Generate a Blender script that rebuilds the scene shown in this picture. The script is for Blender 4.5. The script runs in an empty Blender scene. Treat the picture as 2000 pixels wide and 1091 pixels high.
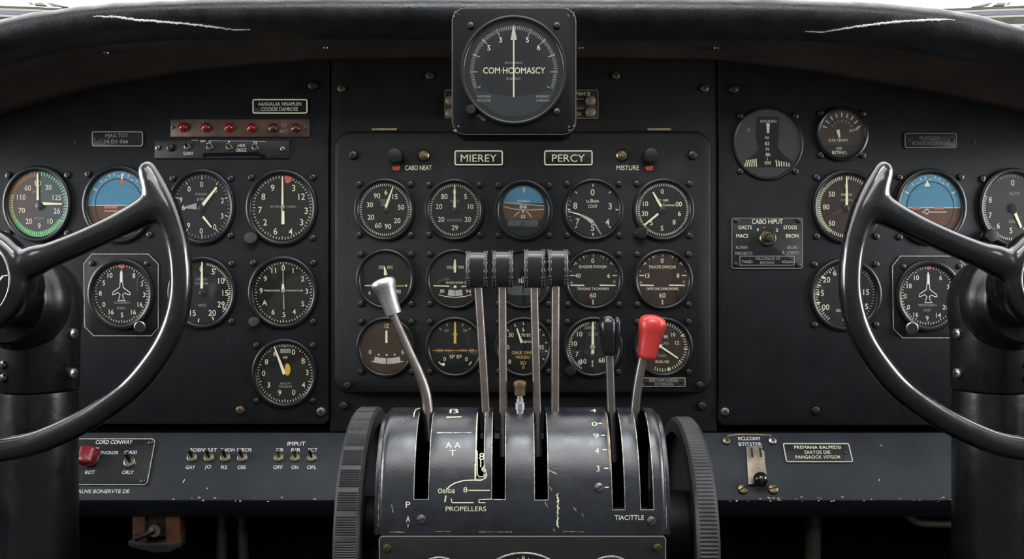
import bpy, math, random
from mathutils import Vector, Matrix
random.seed(7)
C = bpy.context.scene.collection
sc = bpy.context.scene
W_, H_ = 2000, 1091
K = 0.0006            # metres per photo pixel at the instrument panel
D = 1.0               # camera distance to the panel face (panel at y = 0)
CX, CY = 1000.0, 545.5
R = math.radians

def P3(px, py, Y):    # a photo pixel taken at world depth Y
    s = K * (D + Y)
    return Vector(((px - CX) * s, Y, (CY - py) * s))

# ------------------------------------------------------------------ materials
def mat(name, col, rough=.5, metal=0., spec=.5, var=0., vscale=40., bump=0., bscale=800., rvar=0., coat=0., voro=False, col2=None, wear=None, wscale=60., wthr=.68):
    m = bpy.data.materials.new(name); m.use_nodes = True
    nt = m.node_tree; b = nt.nodes['Principled BSDF']; L = nt.links.new
    b.inputs['Base Color'].default_value = (*col, 1)
    b.inputs['Roughness'].default_value = rough
    b.inputs['Metallic'].default_value = metal
    b.inputs['Specular IOR Level'].default_value = spec
    b.inputs['Coat Weight'].default_value = coat
    b.inputs['Coat Roughness'].default_value = .12
    tc = nt.nodes.new('ShaderNodeTexCoord')
    cs = None
    if var > 0 or col2:
        n = nt.nodes.new('ShaderNodeTexNoise'); n.inputs['Scale'].default_value = vscale
        n.inputs['Detail'].default_value = 6; n.inputs['Roughness'].default_value = .65
        L(tc.outputs['Object'], n.inputs['Vector'])
        r = nt.nodes.new('ShaderNodeValToRGB')
        r.color_ramp.elements[0].position = .32; r.color_ramp.elements[1].position = .68
        if col2: a, c = col, col2
        else: a = tuple(x * (1 - var) for x in col); c = tuple(x * (1 + var) for x in col)
        r.color_ramp.elements[0].color = (*a, 1); r.color_ramp.elements[1].color = (*c, 1)
        L(n.outputs['Fac'], r.inputs['Fac']); cs = r.outputs['Color']
    if wear:
        n2 = nt.nodes.new('ShaderNodeTexNoise'); n2.inputs['Scale'].default_value = wscale
        n2.inputs['Detail'].default_value = 10; n2.inputs['Roughness'].default_value = .75
        L(tc.outputs['Object'], n2.inputs['Vector'])
        r2 = nt.nodes.new('ShaderNodeValToRGB'); r2.color_ramp.elements[0].position = wthr
        r2.color_ramp.elements[1].position = wthr + .03
        L(n2.outputs['Fac'], r2.inputs['Fac'])
        mx = nt.nodes.new('ShaderNodeMix'); mx.data_type = 'RGBA'
        L(r2.outputs['Color'], mx.inputs[0])
        if cs: L(cs, mx.inputs[6])
        else: mx.inputs[6].default_value = (*col, 1)
        mx.inputs[7].default_value = (*wear, 1); cs = mx.outputs[2]
    if cs: L(cs, b.inputs['Base Color'])
    if rvar > 0:
        n = nt.nodes.new('ShaderNodeTexNoise'); n.inputs['Scale'].default_value = vscale * 1.7
        n.inputs['Detail'].default_value = 5
        L(tc.outputs['Object'], n.inputs['Vector'])
        mr = nt.nodes.new('ShaderNodeMapRange')
        mr.inputs['From Min'].default_value = .3; mr.inputs['From Max'].default_value = .7
        mr.inputs['To Min'].default_value = rough - rvar; mr.inputs['To Max'].default_value = rough + rvar
        L(n.outputs['Fac'], mr.inputs['Value']); L(mr.outputs['Result'], b.inputs['Roughness'])
    if bump > 0:
        if voro:
            n = nt.nodes.new('ShaderNodeTexVoronoi'); n.inputs['Scale'].default_value = bscale; h = n.outputs['Distance']
        else:
            n = nt.nodes.new('ShaderNodeTexNoise'); n.inputs['Scale'].default_value = bscale
            n.inputs['Detail'].default_value = 4; h = n.outputs['Fac']
        L(tc.outputs['Object'], n.inputs['Vector'])
        bp = nt.nodes.new('ShaderNodeBump'); bp.inputs['Strength'].default_value = bump
        bp.inputs['Distance'].default_value = .001
        L(h, bp.inputs['Height']); L(bp.outputs['Normal'], b.inputs['Normal'])
    return m

M = {}
M['panel'] = mat('panel_black_paint', (.0064, .0068, .0082), .52, spec=.19, var=.22, vscale=22, bump=.25, bscale=1400, rvar=.08)
M['panel_c'] = mat('centre_panel_black_paint', (.0066, .0068, .0073), .5, spec=.2, var=.18, vscale=25, bump=.25, bscale=1400, rvar=.08)
M['panel_u'] = mat('upper_panel_black_paint', (.0078, .0071, .0068), .55, spec=.2, var=.2, vscale=25, bump=.25, bscale=1400)
M['shelf'] = mat('shelf_blue_black_paint', (.0135, .017, .021), .44, spec=.3, var=.25, vscale=14, bump=.2, bscale=900, rvar=.08, wear=(.004, .004, .005), wscale=26, wthr=.71)
M['bezel'] = mat('bezel_black_enamel', (.005, .0053, .0056), .32, spec=.4, bump=.05, bscale=600)
M['boxblk'] = mat('compass_case_crackle_black', (.0032, .004, .0052), .52, spec=.14, bump=.3, bscale=900, var=.2, vscale=60)
M['screw_d'] = mat('dark_steel_screw', (.06, .058, .055), .36, metal=1., var=.3, vscale=200)
M['screw_b'] = mat('aged_brass_screw', (.20, .15, .085), .4, metal=1., var=.35, vscale=300)
M['screw_s'] = mat('steel_screw', (.28, .28, .275), .35, metal=1., var=.3, vscale=300)
M['slot'] = mat('recess_shade', (.003, .003, .003), .8)  # flat near-black for slots and holes; the recess shade is painted on
M['brass'] = mat('brass_button', (.27, .22, .14), .33, metal=1., var=.3, vscale=300)
M['knob'] = mat('black_bakelite', (.008, .008, .0085), .36, spec=.35, bump=.15, bscale=900)
M['cream'] = mat('cream_marking', (.72, .67, .48), .6)
M['lume'] = mat('pale_yellow_pointer_paint', (.8, .73, .47), .55)
M['whiteink'] = mat('white_marking', (.72, .72, .68), .6)
M['greyink'] = mat('grey_marking', (.27, .265, .24), .6)
M['dimink'] = mat('faded_marking', (.1, .1, .095), .6)
M['orange'] = mat('orange_marking', (.5, .24, .05), .6)
M['yellow'] = mat('yellow_marking', (.6, .42, .07), .6)
M['gold'] = mat('amber_pointer_hub', (.62, .33, .03), .45)
M['red'] = mat('red_marking', (.5, .07, .035), .55)
M['redlt'] = mat('salmon_horizon_bar', (.4, .11, .06), .55)
M['dial'] = mat('dial_black', (.0068, .007, .0068), .6, spec=.15, var=.15, vscale=60)
M['dial_g'] = mat('dial_grey_black', (.0095, .0108, .0112), .6, spec=.15, var=.15, vscale=60)
M['dial_o'] = mat('dial_olive_black', (.0092, .0087, .0068), .6, spec=.15, var=.15, vscale=60)
M['dial_refl'] = mat('dial_warm_reflection_dark', (.026, .0145, .009), .6, spec=.15, var=.25, vscale=50)  # warm reflection in the glass put into the dial's base colour
M['dial_refl2'] = mat('dial_warm_reflection', (.044, .026, .014), .6, spec=.15, var=.3, vscale=40)  # stronger warm glass reflection, painted into the dial colour
M['dial_ltg'] = mat('dial_ash_grey', (.036, .036, .034), .5, spec=.2, col2=(.022, .022, .022), vscale=12)
M['teal'] = mat('dark_teal_bowl', (.0135, .021, .022), .5, spec=.2, var=.15, vscale=50)
M['blk'] = mat('flat_black', (.003, .003, .003), .7, spec=.05)
M['sky'] = mat('horizon_sky_blue', (.062, .2, .30), .5, spec=.2, var=.12, vscale=25)
M['sky2'] = mat('horizon_ring_blue', (.085, .235, .335), .5, spec=.2, var=.15, vscale=40)
M['earth'] = mat('horizon_earth_brown', (.10, .044, .016), .55, spec=.2, var=.2, vscale=60)
M['earth2'] = mat('horizon_earth_dull_brown', (.095, .044, .027), .55, spec=.2, var=.2, vscale=60)
M['slate'] = mat('slate_card', (.05, .065, .068), .55, var=.15, vscale=60)
M['pale'] = mat('pale_card', (.42, .4, .35), .55, var=.1, vscale=60)
M['grn'] = mat('green_arc', (.035, .16, .06), .55, var=.2, vscale=300)
M['mint'] = mat('mint_arc', (.045, .15, .105), .55, var=.2, vscale=300)
M['orarc'] = mat('rust_arc', (.14, .045, .017), .55, var=.2, vscale=300)
M['ygarc'] = mat('yellow_green_arc', (.15, .15, .045), .55, var=.2, vscale=300)
M['grnlt'] = mat('pale_green_tick', (.2, .55, .26), .55)
M['mintlt'] = mat('pale_mint_tick', (.3, .6, .45), .55)
M['yglt'] = mat('pale_olive_tick', (.5, .5, .2), .55)
M['plate'] = mat('placard_black', (.009, .0085, .0072), .45, spec=.25, var=.25, vscale=200)
M['plate_g'] = mat('placard_grey_black', (.0105, .011, .0116), .45, spec=.2, var=.25, vscale=100)
M['bronze'] = mat('aged_bronze_plate', (.075, .043, .026), .45, metal=.35, var=.45, vscale=60)
M['bronze_dk'] = mat('dark_bronze_plate', (.03, .019, .012), .45, metal=.2, var=.4, vscale=60)
M['bronze_lt'] = mat('worn_bronze_edge', (.2, .135, .075), .4, metal=.6, var=.3, vscale=200)
M['strip'] = mat('strip_charcoal', (.013, .0145, .016), .45, spec=.3, var=.25, vscale=60)
M['leather'] = mat('black_leather', (.0085, .0092, .011), .42, spec=.7, var=.3, vscale=30, bump=.16, bscale=420, voro=True, rvar=.1)
M['under'] = mat('brown_black_fabric', (.06, .042, .034), .65, spec=.2, var=.35, vscale=9, bump=.35, bscale=300)
M['cotton'] = mat('torn_white_stuffing', (.75, .73, .68), .9, var=.2, vscale=500, bump=.8, bscale=900)
M['yoke'] = mat('black_enamel', (.0045, .005, .006), .24, spec=.6, var=.3, vscale=25, bump=.02, bscale=300, rvar=.06, coat=.55, wear=(.03, .03, .032), wscale=120, wthr=.74)
M['yoke'].node_tree.nodes['Principled BSDF'].inputs['IOR'].default_value = 1.5
M['yoke'].node_tree.nodes['Principled BSDF'].inputs['Coat IOR'].default_value = 1.6
M['column'] = mat('black_column_paint', (.0058, .0062, .0075), .33, spec=.5, var=.35, vscale=14, bump=.35, bscale=90, rvar=.1, wear=(.05, .05, .05), wscale=90, wthr=.76)
M['chrome'] = mat('bright_metal_ring', (.6, .6, .6), .18, metal=1.)
M['alu'] = mat('cast_aluminium', (.62, .62, .62), .42, metal=1., var=.12, vscale=150, bump=.06, bscale=500)
M['rod'] = mat('worn_steel_rod', (.46, .42, .395), .34, metal=1., col2=(.31, .255, .22), vscale=70, bump=.1, bscale=500)
M['rodb'] = mat('aged_nickel_rod', (.34, .32, .30), .33, metal=1., col2=(.24, .21, .19), vscale=70, bump=.1, bscale=500)
M['grip'] = mat('black_grip_leather', (.0055, .0062, .0075), .33, spec=.8, var=.25, vscale=120, bump=.05, bscale=900, coat=.2)
M['stitch'] = mat('grey_stitching', (.25, .26, .27), .4, var=.5, vscale=900)
M['redpl'] = mat('red_plastic', (.54, .042, .036), .32, coat=.2, var=.12, vscale=60, bump=.05, bscale=300)
M['redknob'] = mat('dark_red_plastic', (.2, .008, .009), .28, var=.3, vscale=80, coat=.3)
M['blkpl'] = mat('glossy_black_plastic', (.006, .0065, .0075), .18, coat=.4)
M['quad'] = mat('quadrant_blue_black_paint', (.0105, .0135, .018), .28, spec=.8, var=.4, vscale=45, bump=.09, bscale=1100, rvar=.06, wear=(.16, .155, .14), wscale=170, wthr=.765)
M['quad_dk'] = mat('pedestal_black_paint', (.0065, .0063, .006), .48, spec=.3, var=.4, vscale=30, bump=.22, bscale=700, wear=(.2, .19, .16), wscale=150, wthr=.77)
M['worn'] = mat('worn_bare_edge', (.36, .34, .29), .42, metal=.5, var=.5, vscale=400)
M['rubber'] = mat('grey_black_rubber', (.03, .031, .032), .55, var=.3, vscale=120)
M['rubber_r'] = mat('charcoal_rubber', (.022, .022, .023), .5, var=.3, vscale=120)
M['dark'] = mat('unlit_black', (.0015, .0015, .0016), .9, spec=.05)
M['floor'] = mat('dark_floor', (.012, .011, .010), .8, var=.3, vscale=10)
M['wood'] = mat('orange_brown_phenolic', (.085, .034, .013), .5, var=.35, vscale=60)
M['olive'] = mat('olive_tube', (.07, .06, .038), .5, var=.4, vscale=50)
M['olivedk'] = mat('dark_olive_cable', (.016, .0145, .008), .6, var=.4, vscale=50)
M['sage'] = mat('sage_window_rail', (.085, .085, .05), .5, var=.15, vscale=30)
M['silver'] = mat('silver_window_rail', (.17, .175, .2), .45, var=.15, vscale=30)
M['white'] = mat('white_window_rail', (.4, .4, .36), .5)
M['wip'] = mat('grey_wiper', (.34, .34, .32), .6)
M['collar'] = mat('dull_bronze_collar', (.17, .145, .10), .4, metal=.9, var=.3, vscale=300)
M['tan'] = mat('aged_tan_metal', (.25, .205, .155), .42, metal=.6, var=.35, vscale=120)

def jewel(name, col, dark=1.):
    m = mat(name, tuple(c * dark for c in col), .12, coat=.6)
    return m
M['jewel'] = jewel('red_lamp_lens', (.22, .008, .006))
M['jeweld'] = jewel('dark_red_lamp_lens', (.07, .014, .010))

def glass_mat(name, tint=(1, 1, 1)):
    m = bpy.data.materials.new(name); m.use_nodes = True; nt = m.node_tree
    nt.nodes.clear(); o = nt.nodes.new('ShaderNodeOutputMaterial')
    t = nt.nodes.new('ShaderNodeBsdfTransparent'); t.inputs[0].default_value = (*tint, 1)
    g = nt.nodes.new('ShaderNodeBsdfGlossy'); g.inputs['Roughness'].default_value = .04
    f = nt.nodes.new('ShaderNodeLayerWeight'); f.inputs[0].default_value = .5
    p = nt.nodes.new('ShaderNodeMath'); p.operation = 'POWER'; p.inputs[1].default_value = 5
    q = nt.nodes.new('ShaderNodeMath'); q.operation = 'MULTIPLY_ADD'; q.inputs[1].default_value = .96; q.inputs[2].default_value = .035
    nt.links.new(f.outputs['Facing'], p.inputs[0]); nt.links.new(p.outputs[0], q.inputs[0])
    mx = nt.nodes.new('ShaderNodeMixShader')
    nt.links.new(q.outputs[0], mx.inputs[0]); nt.links.new(t.outputs[0], mx.inputs[1])
    nt.links.new(g.outputs[0], mx.inputs[2]); nt.links.new(mx.outputs[0], o.inputs[0])
    return m
M['glass'] = glass_mat('instrument_glass')
M['wglass'] = glass_mat('windscreen_glass')

def angular_dial(name, stops):    # dial whose colour runs through several tones round the face (clockwise from the left)
    m = bpy.data.materials.new(name); m.use_nodes = True; nt = m.node_tree; b = nt.nodes['Principled BSDF']
    tc = nt.nodes.new('ShaderNodeTexCoord'); mp = nt.nodes.new('ShaderNodeMapping')
    mp.inputs['Rotation'].default_value = (R(90), 0, 0)
    g = nt.nodes.new('ShaderNodeTexGradient'); g.gradient_type = 'RADIAL'
    r = nt.nodes.new('ShaderNodeValToRGB')
    while len(r.color_ramp.elements) < len(stops): r.color_ramp.elements.new(.5)
    for e, (p, c) in zip(r.color_ramp.elements, stops): e.position = p; e.color = (*c, 1)
    nt.links.new(tc.outputs['Object'], mp.inputs[0]); nt.links.new(mp.outputs[0], g.inputs[0])
    nt.links.new(g.outputs['Fac'], r.inputs[0]); nt.links.new(r.outputs[0], b.inputs['Base Color'])
    b.inputs['Roughness'].default_value = .55
    return m
M['dial_two'] = angular_dial('dial_rust_and_green', [(0, (.045, .02, .016)), (.22, (.04, .026, .024)), (.28, (.022, .06, .05)), (.5, (.022, .04, .042)), (.62, (.02, .03, .03)), (.8, (.028, .022, .018)), (1, (.045, .02, .016))])

# ------------------------------------------------------------------ text cache
_tc = {}
def glyphs(s, thick=0.):
    k = (s, thick)
    if k in _tc: return _tc[k]
    cu = bpy.data.curves.new('t', 'FONT'); cu.body = s; cu.size = 1; cu.resolution_u = 3; cu.offset = thick
    ob = bpy.data.objects.new('t', cu)
    me = ob.to_mesh()
    vs = [(v.co.x, v.co.y) for v in me.vertices]; fs = [tuple(p.vertices) for p in me.polygons]
    ob.to_mesh_clear(); bpy.data.objects.remove(ob); bpy.data.curves.remove(cu)
    if not vs: vs = [(0, 0)]
    x0 = min(v[0] for v in vs); x1 = max(v[0] for v in vs); y0 = min(v[1] for v in vs); y1 = max(v[1] for v in vs)
    r = ([(x - (x0 + x1) / 2, y - (y0 + y1) / 2) for x, y in vs], fs, x1 - x0, y1 - y0)
    _tc[k] = r
    return r
CAP = glyphs('H')[3]

# ------------------------------------------------------------------ mesh builder (local: x right, z up, y = -h, h toward the viewer)
class G:
    def __init__(s): s.v = []; s.f = []; s.m = []; s.mats = []
    def mi(s, m):
        if isinstance(m, str): m = M[m]
        if m not in s.mats: s.mats.append(m)
        return s.mats.index(m)
    def raw(s, vs, fs, m):
        o = len(s.v); s.v += [tuple(v) for v in vs]; i = s.mi(m)
        for f in fs: s.f.append(tuple(a + o for a in f)); s.m.append(i)
        return s
    def add(s, vs, fs, m):               # (x, h, z)
        return s.raw([(x, -h, z) for x, h, z in vs], fs, m)
    def lathe(s, prof, m, n=48, cx=0, cz=0, ez=1., h0=0.):
        vs = []; fs = []
        for r, h in prof:
            for i in range(n):
                a = 2 * math.pi * i / n; vs.append((cx + r * math.cos(a), h + h0, cz + r * ez * math.sin(a)))
        for j in range(len(prof) - 1):
            for i in range(n):
                a = j * n + i; b = j * n + (i + 1) % n; fs.append((a, b, b + n, a + n))
        if prof[-1][0] > 1e-6: fs.append(tuple(range((len(prof) - 1) * n, len(prof) * n)))
        if prof[0][0] > 1e-6 and prof[0][0] == prof[0][0]: fs.append(tuple(reversed(range(n))))
        return s.add(vs, fs, m)
    def ring(s, prof, m, n=64, cx=0, cz=0, ez=1.):      # closed profile revolved
        vs = []; fs = []; k = len(prof)
        for r, h in prof:
            for i in range(n):
                a = 2 * math.pi * i / n; vs.append((cx + r * math.cos(a), h, cz + r * ez * math.sin(a)))
        for j in range(k):
            for i in range(n):
                a = j * n + i; b = j * n + (i + 1) % n; c = ((j + 1) % k) * n + (i + 1) % n; d = ((j + 1) % k) * n + i
                fs.append((a, b, c, d))
        return s.add(vs, fs, m)
    def poly(s, pts, h, m): return s.add([(x, h, z) for x, z in pts], [tuple(range(len(pts)))], m)
    def disc(s, cx, cz, r, h, m, n=28, ez=1.):
        return s.poly([(cx + r * math.cos(2 * math.pi * i / n), cz + r * ez * math.sin(2 * math.pi * i / n)) for i in range(n)], h, m)
    def sector(s, a0, a1, r0, r1, h, m, n=24, cx=0, cz=0):     # clockwise from top, degrees
        vs = []; fs = []
        for i in range(n + 1):
            a = R(a0 + (a1 - a0) * i / n)
            for r in (r0, r1): vs.append((cx + r * math.sin(a), h, cz + r * math.cos(a)))
        for i in range(n): fs.append((2 * i, 2 * i + 1, 2 * i + 3, 2 * i + 2))
        return s.add(vs, fs, m)
    def prism(s, pts, h0, h1, m, bev=0.):
        n = len(pts); lay = [(pts, h0), (pts, h1 - bev)]
        if bev > 0: lay.append((inset(pts, bev * .5), h1 - bev * .3)); lay.append((inset(pts, bev), h1))
        vs = [(x, h, z) for p, h in lay for x, z in p]; fs = []
        for j in range(len(lay) - 1):
            for i in range(n): fs.append((j * n + i, j * n + (i + 1) % n, (j + 1) * n + (i + 1) % n, (j + 1) * n + i))
        fs.append(tuple(range((len(lay) - 1) * n, len(lay) * n))); fs.append(tuple(reversed(range(n))))
        return s.add(vs, fs, m)
    def frame(s, pts, w, h0, h1, m):
        q = inset(pts, w); n = len(pts); lay = [(pts, h0), (pts, h1), (q, h1), (q, h0)]
        vs = [(x, h, z) for p, h in lay for x, z in p]; fs = []
        for j in range(3):
            for i in range(n): fs.append((j * n + i, j * n + (i + 1) % n, (j + 1) * n + (i + 1) % n, (j + 1) * n + i))
        return s.add(vs, fs, m)
    def box(s, x0, x1, z0, z1, h0, h1, m, bev=0.): return s.prism([(x0, z0), (x1, z0), (x1, z1), (x0, z1)], h0, h1, m, bev)
    def line(s, pts, w, h, m, w1=None):
        n = len(pts); vs = []; fs = []
        for i, (x, z) in enumerate(pts):
            a = pts[max(0, i - 1)]; b = pts[min(n - 1, i + 1)]
            dx, dz = b[0] - a[0], b[1] - a[1]; l = math.hypot(dx, dz) or 1
            ww = (w if w1 is None else w + (w1 - w) * i / (n - 1)) / 2
            vs += [(x - dz / l * ww, h, z + dx / l * ww), (x + dz / l * ww, h, z - dx / l * ww)]
        for i in range(n - 1): fs.append((2 * i, 2 * i + 1, 2 * i + 3, 2 * i + 2))
        return s.add(vs, fs, m)
    def text(s, st, x, z, hgt, h, m, w=None, rot=0., thick=0., skew=0.):
        vs, fs, tw, th = glyphs(st, thick)
        k = hgt / CAP; kx = k if w is None else w / max(tw, 1e-6)
        ca, sa = math.cos(R(rot)), math.sin(R(rot)); out = []
        for a, b in vs:
            a, b = a * kx + b * k * skew, b * k
            out.append((x + a * ca + b * sa, h, z - a * sa + b * ca))
        return s.add(out, fs, m)
    def tube(s, path, rad, m, n=12, caps=True, sq=None):     # path in raw xyz; rad: number or list
        k = len(path); path = [Vector(p) for p in path]
        if not isinstance(rad, (list, tuple)): rad = [rad] * k
        t0 = (path[1] - path[0]).normalized()
        up = Vector((0, 1, 0)) if abs(t0.y) < .9 else Vector((1, 0, 0))
        vs = []; fs = []
        for i, p in enumerate(path):
            t = (path[min(k - 1, i + 1)] - path[max(0, i - 1)]).normalized()
            e1 = (up - t * up.dot(t)).normalized(); e2 = t.cross(e1); up = e1
            for j in range(n):
                a = 2 * math.pi * (j + .5) / n; c, d = math.cos(a), math.sin(a)
                if sq: f = sq; c = math.copysign(abs(c) ** f, c); d = math.copysign(abs(d) ** f, d)
                vs.append(p + e1 * (c * rad[i]) + e2 * (d * rad[i]))
        for i in range(k - 1):
            for j in range(n): fs.append((i * n + j, i * n + (j + 1) % n, (i + 1) * n + (j + 1) % n, (i + 1) * n + j))
        if caps: fs.append(tuple(reversed(range(n)))); fs.append(tuple(range((k - 1) * n, k * n)))
        return s.raw(vs, fs, m)
    def ball(s, c, r, m, n=16, sx=1., sy=1., sz=1.):
        vs = []; fs = []; k = n // 2
        for j in range(k + 1):
            t = math.pi * j / k
            for i in range(n):
                a = 2 * math.pi * i / n
                vs.append((c[0] + r * sx * math.sin(t) * math.cos(a), c[1] + r * sy * math.sin(t) * math.sin(a), c[2] + r * sz * math.cos(t)))
        for j in range(k):
            for i in range(n): fs.append((j * n + i, j * n + (i + 1) % n, (j + 1) * n + (i + 1) % n, (j + 1) * n + i))
        return s.raw(vs, fs, m)
    def mesh(s, name, u=1., angle=38):
        me = bpy.data.meshes.new(name)
        me.from_pydata([(x * u, y * u, z * u) for x, y, z in s.v], [], s.f)
        for m in s.mats: me.materials.append(m)
        me.polygons.foreach_set('material_index', s.m); me.update()
        import bmesh
        b = bmesh.new(); b.from_mesh(me); bmesh.ops.remove_doubles(b, verts=b.verts, dist=1e-7)
        bmesh.ops.recalc_face_normals(b, faces=b.faces); b.to_mesh(me); b.free()
        me.polygons.foreach_set('use_smooth', [True] * len(me.polygons))
        me.set_sharp_from_angle(angle=R(angle))
        return me
    def build(s, name, parent=None, u=1., loc=None, angle=38):
        o = bpy.data.objects.new(name, s.mesh(name, u, angle)); C.objects.link(o)
        if parent: o.parent = parent
        if loc is not None: o.location = loc
        return o

def inset(pts, d):
    n = len(pts); out = []
    ar = sum(pts[i][0] * pts[(i + 1) % n][1] - pts[(i + 1) % n][0] * pts[i][1] for i in range(n))
    sg = 1 if ar > 0 else -1
    for i in range(n):
        a, p, b = pts[i - 1], pts[i], pts[(i + 1) % n]
        d1 = Vector((p[0] - a[0], p[1] - a[1])); d2 = Vector((b[0] - p[0], b[1] - p[1]))
        if d1.length < 1e-9: d1 = d2
        if d2.length < 1e-9: d2 = d1
        d1.normalize(); d2.normalize()
        n1 = Vector((-d1.y, d1.x)) * sg; n2 = Vector((-d2.y, d2.x)) * sg
        bi = n1 + n2
        if bi.length < 1e-6: bi = n1
        bi.normalize(); k = d / max(.35, bi.dot(n1))
        out.append((p[0] + bi.x * k, p[1] + bi.y * k))
    return out
def rrect(x0, x1, z0, z1, r, n=6):
    pts = []
    for cx, cz, a0 in ((x1 - r, z1 - r, 0), (x0 + r, z1 - r, 90), (x0 + r, z0 + r, 180), (x1 - r, z0 + r, 270)):
        for i in range(n + 1):
            a = R(a0 + 90 * i / n); pts.append((cx + r * math.cos(a), cz + r * math.sin(a)))
    return pts

# ------------------------------------------------------------------ objects
def tag(o, label, cat, group=None, kind=None):
    if label: o['label'] = label
    if cat: o['category'] = cat
    if group: o['group'] = group
    if kind: o['kind'] = kind
    return o
def thing(name, label, cat, loc, group=None, rx=0., scale=None):
    o = bpy.data.objects.new(name, None); C.objects.link(o); o.empty_display_size = .02
    o.location = loc; o.rotation_euler = (rx, 0, 0)
    if scale: o.scale = scale
    return tag(o, label, cat, group)
def part(name, me, parent, loc=(0, 0, 0), scale=None, rot=None, label=None):
    o = bpy.data.objects.new(name, me); C.objects.link(o); o.parent = parent; o.location = loc
    if scale: o.scale = (scale,) * 3 if not isinstance(scale, tuple) else scale
    if rot: o.rotation_euler = rot
    if label: o['label'] = label
    return o

class Plane:           # a flat face: y at z=z0, tilted back by t (its top leans away)
    def __init__(s, Y, t=0., z0=0.): s.O = Vector((0, Y, z0)); s.t = t
    def pt(s, px, py):
        d = Vector(((px - CX) * K, 1, (CY - py) * K)); n = Vector((0, -math.cos(s.t), math.sin(s.t)))
        o = Vector((0, -D, 0)); k = (s.O - o).dot(n) / d.dot(n)
        return o + d * k
    def u(s, px, py): return K * (s.pt(px, py).y + D)
    def rel(s, px, py, ox, oy, u):     # local (x, z) in units of u about the origin pixel
        d = s.pt(px, py) - s.pt(ox, oy)
        return (d.x / u, (d.z * math.cos(s.t) + d.y * math.sin(s.t)) / u)
PL = Plane(0.); PC = Plane(-.012); PU = Plane(.002)
_T, _B = P3(0, 843, -.028), P3(0, 976, -.072)
SH_T = math.atan2(_T.y - _B.y, _T.z - _B.z)
PS = Plane(_T.y, SH_T, _T.z)

def screw_mesh(mname, cross=True, slotang=0.):
    g = G(); g.lathe([(1, 0), (1, .3), (.86, .55), (.5, .68), (0, .7)], mname, n=18)
    a = slotang
    for q in ((a, a + 90) if cross else (a,)):
        c, d = math.cos(R(q)), math.sin(R(q)); l, w = (.55, .13) if cross else (.9, .14)
        g.poly([(c * l - d * w, d * l + c * w), (-c * l - d * w, -d * l + c * w), (-c * l + d * w, -d * l - c * w), (c * l + d * w, d * l - c * w)], .73, 'slot')
    return g.mesh('screw')
SC = {'d': screw_mesh('screw_d', True, 20), 'b': screw_mesh('screw_b', True, 50), 's': screw_mesh('screw_s', False, 40), 'x': screw_mesh('screw_s', True, 10), 'bs': screw_mesh('screw_b', False, 55)}
def screw(parent, pl, px, py, r, kind, ox, oy, h=0., ez=1.):
    u = pl.u(ox, oy); x, z = pl.rel(px, py, ox, oy, u)
    o = part('screw', SC[kind], parent, (x * u, -h * u, z * u / ez), (r * u, r * u, r * u / ez))
    o.rotation_euler = (0, random.uniform(-1, 1), 0)
    return o

# ------------------------------------------------------------------ the setting
def lerp(tab, x):
    if x <= tab[0][0]:
        (a, b), (c, d) = tab[0], tab[1]; return b + (x - a) * (d - b) / (c - a)
    for (a, b), (c, d) in zip(tab, tab[1:]):
        if x <= c: 
            t = (x - a) / (c - a); return b + (d - b) * t
    (a, b), (c, d) = tab[-2], tab[-1]; return d + (x - c) * (d - b) / (c - a)
def smooth_tab(tab, step=25, passes=3):
    xs = list(range(int(tab[0][0]), int(tab[-1][0]) + 1, step)); ys = [lerp(tab, x) for x in xs]
    for _ in range(passes): ys = [ys[0]] + [(ys[i - 1] + 2 * ys[i] + ys[i + 1]) / 4 for i in range(1, len(ys) - 1)] + [ys[-1]]
    return list(zip(xs, ys))
TOP = smooth_tab([(-250, 145), (0, 51), (80, 34), (165, 20), (330, 8), (480, 4), (627, 1), (1000, 1), (1400, 2), (1604, 9), (1740, 15), (1835, 25), (1920, 45), (2000, 68), (2250, 160)])
BOT = smooth_tab([(-250, 215), (0, 127), (100, 99), (231, 81), (363, 74), (561, 73), (1000, 75), (1340, 77), (1571, 76), (1736, 89), (1868, 112), (2000, 137), (2250, 210)])
JUN = smooth_tab([(-250, 330), (0, 222), (165, 176), (330, 148), (495, 128), (640, 118), (1000, 114), (1400, 119), (1571, 139), (1736, 168), (1901, 200), (2000, 219), (2250, 310)])
YR = -.115                      # depth of the padded roll's centre
def roll(px, a):                # a: 0 = toward the viewer, 90 = up
    t, b = lerp(TOP, px), lerp(BOT, px)
    c = P3(px, (t + b) / 2, YR); hz = (b - t) / 2 * K * (D + YR)
    return Vector((c.x, YR - .040 * math.cos(R(a)), c.z + hz * 1.0 * math.sin(R(a))))
def proj(v): s = K * (D + v.y); return (CX + v.x / s, CY - v.z / s)

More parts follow.
